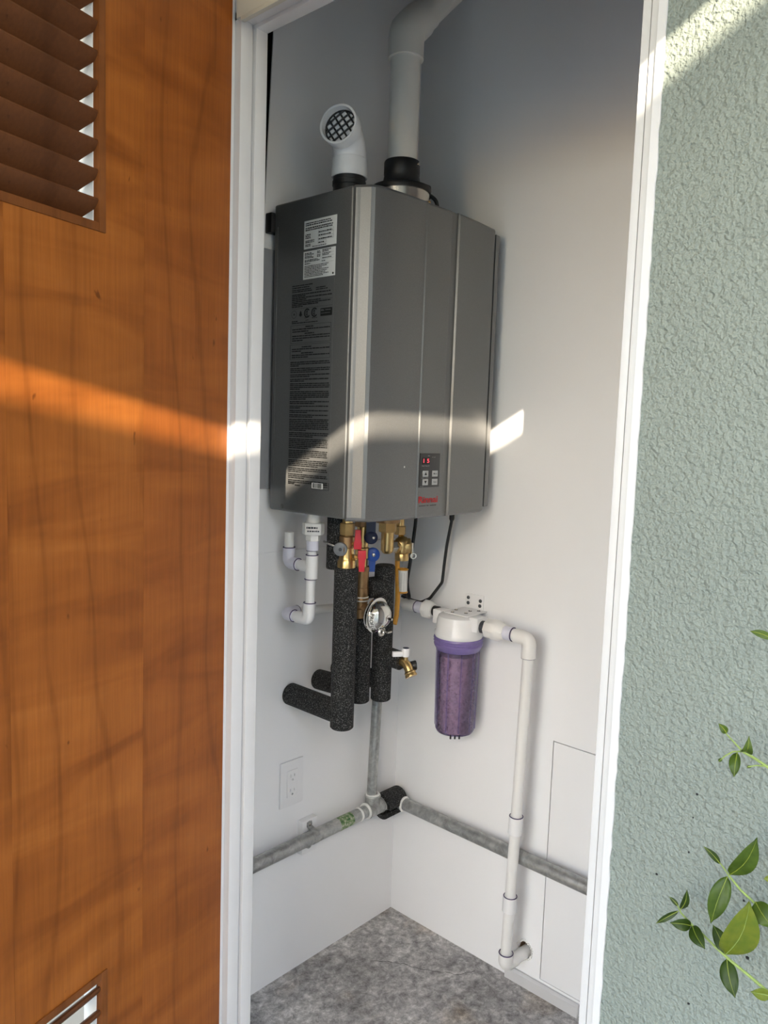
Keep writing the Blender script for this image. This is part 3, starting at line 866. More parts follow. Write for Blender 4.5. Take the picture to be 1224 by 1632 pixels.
# ------------------------------------------------------------------ condensate pipe (half inch) from heater to filter
PX = -0.46; RP = 0.0107; RF = 0.0142
dp = thing('condensate_pipe', 'white plastic condensate pipe with tee and elbows under the heater', 'pipe', (PX, -0.12, 0.92))
y0 = -0.1305
un = G().lathe((PX, y0, 1.140), Z, [(0, .0225), (.002, .0245), (.025, .0245), (.027, .0225)], 8); un.lathe((PX, y0, 1.158), Z, [(0, .016), (.018, .016), (.026, .0145), (.030, .0145)], 12)
un = un.obj('union', 'pvc', dp)
G().hexn((PX, y0, 1.126), (PX, y0, 1.143), .0165).obj('union_nut', 'pvc', dp)
bars('union_print', [(-.014, .012, 1.1555, .0045), (-.012, .014, 1.1485, .0035)], V((.707, -.707, 0)), Z, 'charcoal', dp, 0.0248, (PX, y0, 0), 14, .002, .006)
G().cyl((PX, y0 + .001, 1.104), (PX, y0 + .001, 1.128), .0136, seg=24, bev=.001).obj('adapter', 'primer_tint', dp)
G().cyl((PX, y0 + .002, 1.090), (PX, y0 + .002, 1.106), RP, seg=24).obj('pipe', 'pvc_bright', dp)
y1 = -0.1255; zt = 1.066
G().cyl((PX, y1 - .003, 1.040), (PX, y1 - .003, 1.094), RF, seg=24, bev=.0012).cyl((PX, y1, zt), (PX, y1 + .030, zt), RF - .0008, seg=24, bev=.0012).obj('tee', 'pvc_bright', dp)
G().cyl((PX, y1 + .028, zt), (PX, y1 + .046, zt), RP, seg=24).obj('pipe', 'pvc_bright', dp)
ys = -0.0505
G().sweep(fillet([(PX, y1 + .042, zt), (PX, ys, zt), (PX, ys, 1.101)], .014), RF, 24).obj('elbow', 'primer_tint', dp)
G().cyl((PX, ys, 1.095), (PX, ys, 1.137), RP, seg=24, bev=.0008).obj('stub', 'pvc', dp)
G().cyl((PX, y1, .972), (PX, y1, 1.045), RP, seg=24).obj('pipe', 'pvc_bright', dp)
zl = .946
G().sweep(fillet([(PX, y1 + .002, .985), (PX, y1 + .003, zl), (PX, y1 + .040, zl)], .015), RF, 24).obj('elbow', 'pvc_bright', dp)
G().cyl((PX, y1 + .035, zl), (PX, y1 + .056, zl), RP, seg=24).obj('pipe', 'pvc_bright', dp)
yl = -0.0450
G().sweep(fillet([(PX, y1 + .052, zl), (PX - .002, yl, zl), (PX + .034, yl, zl)], .014), RF, 24).obj('elbow', 'primer_tint', dp)
FPX = -0.070; zc = .918
G().sweep(fillet([(PX + .03, yl, zl), (FPX, yl, zc + .002), (FPX, -.118, zc)], .02), RP, 20).obj('pipe', 'pvc', dp)
rg = G()
for c, ax, rr in (((PX, y0 + .002, 1.094), Z, RF), ((PX, y0 + .002, 1.104), Z, .0128), ((PX, y1 - .001, 1.0395), Z, RF), ((PX, y1 + .001, .9855), Z, RF), ((PX, ys, 1.1015), Z, RF), ((PX, y1 + .042, zt), Y, RF), ((PX, y1 + .052, zl), Y, RF), ((PX + .034, yl, zl), X, RF)):
    G().torus(c, ax, rr - .0006, .0011, 28, 6).obj('primer_ring', 'primer', dp)
# union entering the filter
zu = zc
G().cyl((FPX, -.070, zu), (FPX, -.112, zu), .0155, seg=28, bev=.001).obj('coupling', 'pvc', dp)
G().torus((FPX, -.112, zu), Y, .0150, .0010, 28, 6).obj('primer_ring', 'primer', dp)
G().cyl((FPX, -.110, zu), (FPX, -.135, zu), .0145, seg=28, bev=.001).obj('adapter', 'primer_tint', dp)
g = G().lathe((FPX, -.134, zu), -Y, [(0, .0155), (.006, .019), (.008, .0245), (.024, .0245), (.030, .020), (.037, .019)], 8); g.obj('union', 'pvc', dp)
G().cyl((FPX, -.168, zu), (FPX, -.186, zu), .0135, seg=20).obj('nipple', 'rubber', dp)

# ------------------------------------------------------------------ filter housing
FCX, FCY = FPX, -0.252
ZC0 = 0.898
ft = thing('filter_housing', 'clear violet filter housing with white cap on the wall', 'filter', (FCX, FCY, 0.61))
g = G().lathe((FCX, FCY, ZC0 - .030), Z, [(0, .0590), (.004, .0605), (.012, .0605), (.016, .0575), (.040, .0560), (.052, .0525), (.056, .046), (.056, .02)], 44)
cap = g.obj('cap', 'pvc_bright', ft)
for s_ in (-1, 1):
    G().box((FCX - .020, FCY + s_ * .044, ZC0 - .006), (FCX + .020, FCY + s_ * .070, ZC0 + .030), .003).obj('port_boss', 'pvc_bright', cap)
# bracket: plate on the cap folded up against the wall
br = G().box((-.088, -.288, ZC0 + .0265), (-.001, -.216, ZC0 + .0290), .0006).box((-.0030, -.2760, ZC0 + .0265), (-.0005, -.2190, ZC0 + .066), .0006)
br = br.obj('bracket', 'plate', ft)
for (y, z) in ((-.2285, .0555), (-.2665, .0520), (-.2285, .0415), (-.2655, .0390)):
    G().lathe((-.0028, y, ZC0 + z), (-1, 0, 0), [(0, .0048), (.0012, .0046), (.0024, .0034), (.0028, .001)], 14).obj('screw', 'charcoal', br)
for (x, y) in ((-.078, -.236), (-.062, -.266), (-.050, -.226), (-.034, -.258), (-.016, -.272)):
    G().lathe((x, y, ZC0 + .0288), Z, [(0, .0048), (.0008, .0048), (.0015, .003)], 14).obj('washer', 'charcoal', br)
    G().lathe((x, y, ZC0 + .0290), Z, [(0, .003), (.0022, .0026), (.0024, .001)], 10).obj('bolt', 'satin', br)
# collar of the bowl and the bowl
g = G().lathe((FCX, FCY, ZC0 - .030), -Z, [(-.001, .050), (0, .0610), (.004, .0625), (.008, .0605), (.011, .0622), (.015, .0600), (.018, .0615), (.023, .0600), (.030, .0560), (.034, .0530), (.034, .048)], 44, caps=False)
g.obj('bowl_collar', 'violet_ring', ft)
zb0 = .6180
g = G()
g.lathe((FCX, FCY, zb0), Z, [(0, .004), (.002, .036), (.006, .046), (.014, .0500), (.10, .0515), (ZC0 - .062 - zb0, .0535)], 44, caps=False)
bowl = g.obj('bowl', 'violet', ft)
for k in range(10):
    t = 2 * math.pi * k / 10 + .2
    d = V((math.cos(t), math.sin(t), 0))
    rb_ = .0555 if k % 5 else .058
    G().cyl(V((FCX, FCY, zb0 + .016)) + d * .0505, V((FCX, FCY, ZC0 - .062)) + d * .0540, .0016, seg=8).obj('rib', 'violet', bowl)
# cartridge of stone media seen through the bowl
r2_ = random.Random(5)
g = G().lathe((FCX, FCY, zb0 + .006), Z, [(0, .030), (.002, .040), (.196, .043), (.198, .030)], 40)
for v in g.bm.verts:
    d = V((v.co.x - FCX, v.co.y - FCY, 0))
    v.co += d * r2_.uniform(-.06, .05)
core = g.obj('cartridge', 'media', ft)
g = G()
for i in range(900):
    t = r2_.uniform(0, 2 * math.pi); z = zb0 + .010 + r2_.random() * .185; rr = r2_.uniform(.0405, .0440)
    c = V((FCX + math.cos(t) * rr, FCY + math.sin(t) * rr, z)); s_ = r2_.uniform(.0018, .0042)
    tmp = bmesh.new(); bmesh.ops.create_icosphere(tmp, subdivisions=1, radius=s_)
    for v in tmp.verts: v.co *= r2_.uniform(.7, 1.2)
    g.merge(tmp, Matrix.Translation(c))
gr = g.obj('stone_granules', 'media', core, smooth=False); gr['kind'] = 'stuff'
for k in (-1, 0, 1):
    p = V((FCX, FCY, zb0)) + CR * (.011 * k)
    G().cyl(p + Z * .003 - CF * .02, p - Z * .012 - CF * .02, .0022, seg=8).obj('base_tab', 'slot', ft)

# ------------------------------------------------------------------ drain pipe from filter to the hole in the wall
RQ = 0.0133; RQF = 0.0172
zo = .905
do = thing('drain_pipe', 'white plastic drain pipe dropping from the filter to the wall hole', 'pipe', (FPX, -0.445, 0.08))
G().cyl((FPX, -.318, zo), (FPX, -.345, zo), .0155, seg=20).obj('nipple', 'charcoal', do)
g = G().lathe((FPX, -.338, zo), -Y, [(0, .0235), (.002, .0245), (.018, .0245), (.019, .0265), (.034, .0265), (.040, .022), (.052, .019)], 8); g.obj('union', 'pvc', do)
G().cyl((FPX, -.386, zo - .001), (FPX, -.412, zo - .001), .0168, seg=28, bev=.001).obj('adapter', 'primer_tint', do)
G().torus((FPX, -.412, zo - .001), Y, .0162, .0013, 28, 6).obj('primer_ring', 'primer', do)
G().cyl((FPX, -.41, zo - .002), (FPX, -.425, zo - .002), RQ, seg=24).obj('pipe', 'pvc', do)
G().sweep(fillet([(FPX, -.418, zo - .002), (FPX, -.4565, zo - .003), (FPX, -.4560, zo - .048)], .024, 8), RQF, 28).obj('elbow', 'pvc', do)
pA, pB = V((FPX, -.4560, zo - .048)), V((FPX, -.4380, .095))
def on(z): t = (pA.z - z) / (pA.z - pB.z); return pA.lerp(pB, t)
G().torus(on(.857), Z, .0163, .0010, 28, 6).obj('primer_ring', 'primer', do)
G().cyl(on(.86), on(.085), RQ, seg=28).obj('pipe', 'pvc', do)
for z0, z1 in ((.4665, .422), (.262, .222)):
    G().cyl(on(z0), on(z1), RQF, seg=28, bev=.001).obj('coupling', 'pvc_bright', do)
    G().torus(on(z0), Z, .0160, .0012, 28, 6).obj('primer_ring', 'primer', do)
bars('pipe_print', [(-.002 - .034 * 0, .030, .0, .006), (.0, .028, -.0075, .005)], -Z, V((.7, -.714, 0)), 'charcoal', do, -RQF - .0006, on(.262) + V((0, 0, 0)), 15, .002, .005)
bars('pipe_print', [(0, .11, 0, .003)], -Z, V((.85, -.52, 0)), 'print_grey', do, -RQ - .0004, on(.74), 16, .002, .006)
zb_ = .083
G().sweep(fillet([on(.112), V((FPX, pB.y, zb_)), (FPX + .034, pB.y - .004, zb_)], .020, 8), RQF + .0006, 28).obj('elbow', 'pvc', do)
G().torus(on(.113), Z, .0170, .0013, 28, 6).obj('primer_ring', 'primer', do)
G().cyl((FPX + .03, pB.y - .004, zb_), (.03, pB.y - .013, zb_ + .001), RQ + .0012, seg=28).obj('pipe', 'pvc', do)
# the ragged hole
g = G(); n_h = len(hole_pts)
ring_a = [g.bm.verts.new((.006, y, z)) for y, z in hole_pts]; ring_b = [g.bm.verts.new((.0445, y, z)) for y, z in hole_pts]
for k in range(n_h):
    q = (k + 1) % n_h; g.bm.faces.new((ring_a[k], ring_a[q], ring_b[q], ring_b[k]))
g.bm.faces.new(ring_b)
for v in g.bm.verts: v.co.y = -.4505 + (v.co.y + .4505) * .985; v.co.z = .0915 + (v.co.z - .0915) * .985
tag(g.obj('wall_hole', 'bare_wood', smooth=False), 'ragged hole around the drain pipe showing bare wood inside', 'hole')
g = G()
for k in range(22):
    t = 2 * math.pi * k / 22; rr = .0225 * (1 + rnd.uniform(-.08, .1))
    c = V((-.0010, -.4505 + math.cos(t) * rr * .95, .0915 + math.sin(t) * rr * 1.05))
    tmp = bmesh.new(); bmesh.ops.create_icosphere(tmp, subdivisions=1, radius=rnd.uniform(.0024, .0042)); g.merge(tmp, Matrix.Translation(c))
tag(g.obj('broken_plaster_edge', 'label', smooth=False), 'crumbled plaster rim around the hole in the wall', 'plaster')

# ------------------------------------------------------------------ insulated pipes
RFm = 0.0265
def foam(name, label, x, y, z0, z1, r, arms, extra=None):
    t = thing(name, label, 'insulated pipe', (x, y, z0), 'black foam sleeved pipes under the heater')
    G().lathe((x, y, z0), Z, [(0, r - .012), (0, r - .003), (.003, r), (z1 - z0 - .003, r), (z1 - z0, r - .003), (z1 - z0, r - .012)], 32).obj('foam_sleeve', 'foam', t)
    for (p0, p1, rr) in arms:
        G().cyl(p0, p1, rr, seg=32, bev=.003).obj('foam_branch', 'foam', t)
    return t
i1 = foam('insulated_pipe', 'tall black foam pipe with a branch running into the wall below', -0.4038, -0.181, .6975, 1.068, .0268,
          [((-.4038, -.181, .7305), (-.4038, -.0005, .7315), .0265)])
G().lathe((-.402, -.146, 1.060), Z, [(0, .0215), (.003, .0225), (.118, .0225), (.124, .02)], 28).obj('foam_sleeve', 'foam', i1)
i2 = foam('insulated_pipe', 'black foam pipe half hidden behind the tallest one', -0.3130, -0.146, .729, .935, .0245,
          [((-.3130, -.146, .7560), (-.3130, -.0005, .7480), .0250)])
i3 = foam('insulated_pipe', 'black foam pipe with a valve branch below the round chrome cap', -0.2500, -0.158, .722, 1.0545, .0245,
          [((-.3040, -.150, 1.003), (-.2500, -.158, 1.003), .0250), ((-.2500, -.158, .835), (-.2500, -.222, .832), .0225), ((-.2500, -.158, .768), (-.2500, -.0005, .768), .0225)])

# ------------------------------------------------------------------ red and blue isolation valves
hv = thing('isolation_valve', 'brass valve with two red handles and a grey capped port', 'valve', (-.404, -.181, 1.06))
vx, vy = -.404, -.181
g = G().lathe((vx, vy, 1.052), Z, [(0, .019), (.010, .019), (.011, .0205), (.030, .0205), (.034, .018), (.040, .0165), (.060, .0165), (.064, .012), (.130, .012)], 28); g.obj('body', 'brass', hv)
G().hexn((vx, vy, 1.140), (vx, vy, 1.168), .0170).obj('hex_nut', 'brass', hv)
G().cyl((vx, vy, 1.112), (vx, vy, 1.139), .0175, seg=24, bev=.002).obj('port_block', 'bronze', hv)
cdir = V((-.80, -.60, -.05)).normalized()
cc = V((vx, vy, 1.112)) + V((-.024, -.004, -.001))
G().cyl(V((vx, vy, 1.112)), cc, .011, seg=20).obj('drain_port', 'bronze', hv)
G().lathe(cc, cdir, [(-.012, .0145), (0, .0155), (.003, .0150), (.004, .013)], 32).obj('port_cap', 'grey_cap', hv)
G().lathe(cc + cdir * .0035, cdir, [(0, .0040), (.002, .0035)], 16).obj('cap_boss', 'charcoal', hv)
lv = cc + V((-.006, .010, .006))
G().sweep([lv, lv + V((-.006, .012, .004)), lv + V((-.012, .026, .009))], [.0032, .0028, .002], 10).obj('cap_strap', 'satin', hv)
def lever(name, top, w, h, t, mat, par, stem_from=None):
    """flat valve lever seen from the front: head block with a blade"""
    pts = [(-w * .55, .0), (-w * .6, h * .35), (-w * .42, h * .42), (-w * .42, h), (w * .42, h), (w * .42, h * .42), (w * .6, h * .35), (w * .55, .0)]
    a = V((.74, -.67, 0)); n_ = V((-.67, -.74, 0))
    g = G(); g.prism([V(top) + a * px + Z * pz for px, pz in pts], n_ * t)
    bmesh.ops.bevel(g.bm, geom=g.bm.edges[:], offset=.0009, segments=2, profile=.6, affect='EDGES')
    return g.obj(name, mat, par)
lever('handle', (-.398, -.208, 1.112), .0150, .0430, .008, 'red', hv)
G().cyl((vx, vy, 1.122), (-.399, -.210, 1.122), .005, seg=14).obj('stem', 'brass', hv)
h2 = lever('handle', (-.393, -.217, 1.110), .0155, -.0470, .009, 'red', hv)
G().cyl((vx, vy, 1.092), (-.394, -.219, 1.094), .0042, seg=14).obj('stem', 'brass', hv)
G().hexn((vx + .002, vy - .018, 1.0925), (vx + .004, vy - .026, 1.093), .008).obj('packing_nut', 'brass', hv)

cv = thing('isolation_valve', 'bronze valve column with blue handles behind the red ones', 'valve', (-.318, -.146, .93))
cx, cy = -.318, -.146
g = G().lathe((cx, cy, .926), Z, [(0, .0180), (.012, .0180), (.013, .0205), (.030, .0205), (.032, .0165), (.050, .0165), (.052, .0190), (.056, .0190), (.058, .0175), (.064, .0175)], 28); g.obj('lower_fitting', 'bronze', cv)
G().torus((cx, cy, .976), Z, .0172, .0014, 28, 6).torus((cx, cy, .984), Z, .0176, .0014, 28, 6).obj('thread_tape', 'tape', cv)
g = G().lathe((cx, cy, .988), Z, [(0, .0185), (.002, .0190), (.018, .0185), (.019, .0175), (.058, .0175), (.059, .020), (.068, .020)], 28); g.obj('nipple', 'bronze', cv)
g = G().lathe((cx, cy, 1.055), Z, [(0, .0135), (.020, .0135), (.021, .0170), (.045, .0170), (.047, .0135), (.125, .0135)], 24); g.obj('body', 'brass', cv)
G().hexn((cx, cy, 1.150), (cx, cy, 1.178), .0195).obj('hex_nut', 'bronze', cv)
hb = V((-.300, -.163, 1.085)); nb_ = V((-.70, -.714, 0)).normalized()
g = G().lathe(hb, nb_, [(0, .0150), (.001, .0165), (.008, .0165), (.010, .0140)], 28)
a = V((.72, -.69, 0)); g.prism([hb + nb_ * .0015 + a * px + Z * pz for px, pz in ((-.0095, -.008), (.0075, -.008), (.0055, -.040), (-.0080, -.040))], nb_ * .0075)
g.obj('handle', 'blue', cv)
G().lathe(hb + nb_ * .0098 + a * .002, nb_, [(0, .0042), (.002, .0040), (.003, .002)], 14).obj('handle_screw', 'satin', cv)
G().cyl((cx, cy, 1.087), hb, .006, seg=14).obj('stem', 'brass', cv)
hb2 = V((-.313, -.168, 1.127))
g = G().lathe(hb2, nb_, [(0, .0140), (.001, .0155), (.008, .0155), (.010, .0130)], 28)
g.prism([hb2 + nb_ * .0015 + a * px + Z * pz for px, pz in ((-.0120, .002), (.0100, .002), (.0100, .042), (-.0120, .042))], nb_ * .0075)
g.obj('handle', 'navy', cv)
G().lathe(hb2 + nb_ * .0098 + a * .006, nb_, [(0, .0036), (.002, .0034), (.003, .0015)], 14).obj('handle_screw', 'satin', cv)
G().cyl((cx, cy, 1.13), hb2, .006, seg=14).obj('stem', 'brass', cv)
G().cyl((cx, cy, .958), (cx, cy - .028, .957), .0125, seg=22).obj('side_port', 'bronze', cv)

# ------------------------------------------------------------------ chrome dome
dm = thing('pressure_cap', 'round chrome domed cap with white lettering label between the foam pipes', 'cap', (cx, cy - .03, .955))
DA = V((.10, -.992, -.08)).normalized()
d0 = V((cx, cy - .024, .9505))
G().cyl(d0, d0 + DA * .010, .0120, seg=22).obj('neck', 'tape', dm)
d1 = d0 + DA * .008
g = G().lathe(d1, DA, [(0, .012), (.003, .030), (.010, .0385), (.014, .0415), (.017, .0420), (.020, .0415), (.021, .0360)], 44); g.obj('flange', 'chrome', dm)
prof_ = []
for k in range(13):
    t = k / 12 * math.pi / 2
    prof_.append((.019 + .033 * math.sin(t), .0352 * math.cos(t) if k < 12 else .001))
G().lathe(d1, DA, prof_, 48).obj('dome', 'chrome', dm)
G().lathe(d1 + DA * .0505, DA, [(0, .0075), (.002, .0070), (.003, .0035), (.012, .0032), (.013, .002)], 18).obj('tip', 'chrome', dm)
a_, u_, w_ = G().frame(DA)
# label wrapped around the left of the dome
g = G(); prev = None
cen = math.atan2((-CR).dot(w_), (-CR).dot(u_))
def dpt(ang, t):   # t: 0 rim .. 1 pole
    tt = t * math.pi / 2
    return d1 + DA * (.0193 + .033 * math.sin(tt)) + (u_ * math.cos(ang) + w_ * math.sin(ang)) * (.0356 * math.cos(tt))
dn_sign = 1.0 if (u_ * math.cos(cen + .2) + w_ * math.sin(cen + .2)).z < (u_ * math.cos(cen) + w_ * math.sin(cen)).z else -1.0
for k in range(17):
    ang = cen + dn_sign * (-.55 + 1.45 * k / 16)
    row = [g.bm.verts.new(dpt(ang, t) + (dpt(ang, t) - d1).normalized() * .0004) for t in (.08, .20, .32)]
    if prev:
        for q in range(2): g.bm.faces.new((prev[q], prev[q + 1], row[q + 1], row[q]))
    prev = row
lb = g.obj('dome_label', 'label', dm)
for k, ch in enumerate('PROFLO'):
    ang = cen + dn_sign * (-.42 + 1.12 * k / 5)
    c = dpt(ang, .12); nrm = (dpt(ang, .2) - d1 - DA * .015).normalized()
    up_ = (dpt(ang, .3) - dpt(ang, .1)).normalized(); tg = (dpt(ang + dn_sign * .05, .2) - dpt(ang - dn_sign * .05, .2)).normalized()
    if tg.cross(up_).dot(nrm) < 0: tg = -tg
    text('letter', ch, c, tg, up_, .0088, 'print_black', lb, None, .0012, 'CENTER', .02)
# lug below
lg = d1 + DA * .018 - Z * .040 + CR * .013
G().torus(lg, DA, .0085, .0036, 22, 8).obj('lug', 'satin', dm)
G().box(lg + V((.004, -.004, -.002)), lg + V((.020, -.016, .002)), .001).obj('lug_tab', 'satin', dm)

# ------------------------------------------------------------------ gas dirt leg and relief valve
dl = thing('brass_drip_leg', 'round bottomed brass leg hanging from a hex nut under the heater', 'brass fitting', (-.236, -.150, 1.07))
bx, by = -.236, -.150
G().hexn((bx, by, 1.132), (bx, by, 1.160), .0225, .002).obj('hex_nut', 'brass', dl)
g = G().lathe((bx, by, 1.078), Z, [(0, .0020), (.001, .008), (.004, .0125), (.010, .0155), (.052, .0155), (.053, .0172), (.057, .0172)], 28); g.obj('leg', 'brass', dl)
G().lathe((bx, by, 1.155), Z, [(0, .030), (.016, .030), (.018, .026)], 28).obj('flange', 'bronze', dl)
rv_ = thing('relief_valve', 'brass pressure relief valve with amber and white tag', 'valve', (-.183, -.152, 1.05))
rx, ry = -.183, -.152
G().hexn((bx + .010, by, 1.094), (bx + .030, by, 1.093), .0150).obj('hex_nut', 'satin', rv_)
G().cyl((bx + .028, by, 1.093), (rx, ry, 1.092), .0140, seg=24).torus((bx + .030, by, 1.093), X, .0140, .0015, 24, 6).obj('inlet', 'brass', rv_)
g = G().lathe((rx, ry, 1.058), Z, [(0, .0165), (.004, .0175), (.016, .0175), (.018, .0160), (.022, .0190), (.044, .0200), (.052, .0175), (.058, .0100), (.060, .004)], 28); g.obj('body', 'brass', rv_)
rc = V((rx, ry, 1.094)); G().lathe(rc, V((.70, -.714, 0)), [(0, .018), (.016, .0195), (.020, .0185), (.022, .012)], 28).obj('spring_cap', 'brass', rv_)
lt = rc + V((.016, -.018, .0))
G().box(lt + V((-.002, -.002, -.028)), lt + V((.004, .002, .008)), .001).torus(lt + V((.002, -.004, -.024)), V((-.7, -.7, 0)), .0065, .0022, 16, 6).obj('test_lever', 'satin', rv_)
G().hexn((rx + .004, ry + .012, 1.120), (rx + .004, ry + .012, 1.142), .0150).cyl((rx + .004, ry + .012, 1.140), (rx + .004, ry + .012, 1.180), .010, seg=18).obj('supply_nut', 'brass', rv_)
tagc = V((-.174, -.150, 1.0))
tg = G().cyl(tagc + Z * .032, tagc - Z * .023, .0118, seg=24).obj('tag', 'label', rv_)
g = G()
for k in range(11):
    t = 2 * math.pi * k / 11 + 0.15
    p = tagc + V((math.cos(t), math.sin(t), 0)) * .0119
    g.cyl(p + Z * .026, p - Z * .019, .0004, seg=4)
g.obj('tag_print', 'print_grey', tg)
for dz in (.034, -.023): G().torus(tagc + Z * dz, Z, .0115, .0024, 24, 8).obj('tag_band', 'yellow', rv_)
G().sweep([(rx, ry + .004, 1.12), (rx + .001, ry + .016, 1.09), (rx + .004, ry + .017, 1.05), tagc + V((-.010, .008, .0)), tagc + V((-.012, .004, -.040)), tagc + V((-.021, -.002, -.080)), tagc + V((-.030, -.004, -.100))], .0062, 10).obj('tag_strap', 'yellow', rv_)

# ------------------------------------------------------------------ drain cock on the third foam pipe
hc = thing('drain_valve', 'small brass drain valve with a white lever handle', 'valve', (-.25, -.235, .82))
G().sweep(fillet([(-.250, -.212, .832), (-.250, -.238, .829), (-.252, -.252, .808)], .014), [.0105] * 7 + [.0110, .0112] if False else .0108, 20).obj('body', 'brass', hc)
G().lathe((-.2515, -.2485, .8135), V((-.05, -.55, -.83)), [(0, .0120), (.003, .0140), (.006, .0130), (.009, .0145), (.013, .0145), (.0135, .009)], 24).obj('spout', 'brass', hc)
G().cyl((-.250, -.2335, .836), (-.250, -.2335, .852), .0058, seg=16).obj('stem', 'brass', hc)
g = G().lathe((-.250, -.2335, .846), Z, [(0, .0085), (.002, .0092), (.019, .0092), (.020, .0085)], 24); g.box((-.252 - .030, -.2335 - .003, .846), (-.250, -.2335 + .006, .858), .0012, Matrix.Translation((-.250, -.2335, 0)) @ Matrix.Rotation(-.6, 4, 'Z') @ Matrix.Translation((.250, .2335, 0)))
g.obj('handle', 'pvc_bright', hc)
G().lathe((-.250, -.2335, .8655), Z, [(0, .0078), (.0010, .0076)], 20).obj('handle_cap', 'navy', hc)
G().lathe((-.243, -.236, .822), V((.75, -.66, .1)), [(0, .009), (.018, .0115), (.020, .010)], 18).obj('rubber_plug', 'rubber', hc)

# ------------------------------------------------------------------ galvanised gas pipe
gp = thing('gas_pipe', 'galvanised steel gas pipe running along both walls from a corner tee', 'pipe', (-.13, -.034, .34))
GA, GZ, RG = -.034, .3575, .0168
tx = -.130
G().cyl((-.70, GA, GZ), (tx - .032, GA, GZ), RG, seg=28).obj('pipe', 'galv', gp)
G().cyl((tx - .033, GA, GZ), (tx - .014, GA, GZ), RG * .97, seg=28).obj('coupling', 'galv', gp)
G().cyl((tx - .006, GA, GZ + .02), (-.1150, GA + .002, .90), .0134, seg=24).obj('riser', 'galv', gp)
g = G().cyl((tx - .022, GA, GZ), (tx + .030, GA, GZ - .001), .0205, seg=28, bev=.002).cyl((tx, GA, GZ), (tx, GA, GZ + .036), .0200, seg=28, bev=.002)
g.torus((tx - .022, GA, GZ), X, .0195, .003, 28, 8).torus((tx, GA, GZ + .036), Z, .0190, .003, 28, 8).torus((tx + .030, GA, GZ), X, .0195, .003, 28, 8); g.obj('tee', 'galv', gp)
for c, ax, rr in (((tx - .026, GA, GZ), X, .0185), ((tx - .0005, GA, GZ + .040), Z, .0160), ((tx + .041, GA, GZ - .001), X, .0150), ((tx - .052, GA, GZ), X, .0160), ((-.034, -.066, .3475), Y, .0180)):
    G().torus(c, ax, rr, .0036, 26, 8).obj('thread_tape', 'tape', gp)
G().cyl((tx + .030, GA, GZ - .001), (tx + .052, GA, GZ - .002), .0150, seg=24).obj('nipple', 'galv', gp)
G().sweep(fillet([(tx + .048, GA, GZ - .002), (-.034, GA, .352), (-.034, -.064, .3475)], .022, 8), .0195, 26).obj('elbow', 'galv', gp)
G().cyl((-.034, -.060, .3480), (-.034, -1.13, .3470), RG, seg=28).obj('pipe', 'galv', gp)
g = G().lathe((-.262, GA, GZ), X, [(0, RG + .0003), (.048, RG + .0003)], 28, caps=False); g.obj('green_stamp', 'green_print', gp)
# pale scuffs on the right hand run
fs = thing('foam_offcut', 'black foam offcut wrapped around the gas pipe elbow in the corner', 'foam', (-.07, -.034, .33))
g = G(); prev = None
for k in range(15):
    t = math.radians(20 + 200 * k / 14)        # open toward the viewer
    c_, s_ = math.cos(t), math.sin(t)
    row = []
    for xx in (-.094, -.022):
        for rr in (.0215, .0330):
            row.append(g.bm.verts.new((xx, GA + (-c_) * rr * -1 * -1 if False else GA - (-s_ if False else 0) + rr * math.cos(t - math.radians(35)), .352 + rr * math.sin(t - math.radians(35)))))
    if prev:
        i0, o0, i1_, o1 = prev; a0, b0, a1, b1 = row
        g.bm.faces.new((o0, o1, b1, b0)); g.bm.faces.new((i1_, i0, a0, a1)); g.bm.faces.new((i0, o0, b0, a0)); g.bm.faces.new((o1, i1_, a1, b1))
    else: g.bm.faces.new((row[0], row[1], row[3], row[2]))
    prev = row
g.bm.faces.new((prev[1], prev[0], prev[2], prev[3]))
g.obj('upper_shell', 'foam', fs)
g = G(); prev = None
for k in range(9):
    t = math.radians(-140 + 110 * k / 8)
    row = []
    for xx in (-.096, -.030):
        for rr in (.0215, .0325):
            row.append(g.bm.verts.new((xx, GA - .002 + rr * math.cos(t), .348 + rr * math.sin(t))))
    if prev:
        i0, o0, i1_, o1 = prev; a0, b0, a1, b1 = row
        g.bm.faces.new((o0, o1, b1, b0)); g.bm.faces.new((i1_, i0, a0, a1)); g.bm.faces.new((i0, o0, b0, a0)); g.bm.faces.new((o1, i1_, a1, b1))
    else: g.bm.faces.new((row[0], row[1], row[3], row[2]))
    prev = row
g.bm.faces.new((prev[1], prev[0], prev[2], prev[3]))
g.obj('lower_shell', 'foam', fs)

# strap and block holding the pipe
st = thing('pipe_strap', 'steel strap on a white wooden block holding the gas pipe', 'bracket', (-.34, -.005, .31))
G().box((-.3675, -.0172, .3085), (-.3190, -.0001, .3960), .0012).obj('block', 'plate', st)
sx0, sx1 = -.3535, -.3365
g = G(); prev = None
pth = [(-.0176, .3905), (-.0176, .3790)] + [(GA - (RG + .0008) * math.sin(math.radians(a)), GZ + (RG + .0008) * math.cos(math.radians(a))) for a in range(0, 181, 20)] + [(-.0176, .3370), (-.0176, .3230)]
for (yy, zz), k in zip(pth, range(99)):
    row = [g.bm.verts.new((sx0, yy, zz)), g.bm.verts.new((sx1, yy, zz)), g.bm.verts.new((sx1, yy + .0016, zz)), g.bm.verts.new((sx0, yy + .0016, zz))]
    if prev:
        for q in range(4): g.bm.faces.new((prev[q], prev[(q + 1) % 4], row[(q + 1) % 4], row[q]))
    else: g.bm.faces.new(row)
    prev = row
g.bm.faces.new(prev[::-1]); g.obj('strap', 'galv', st)
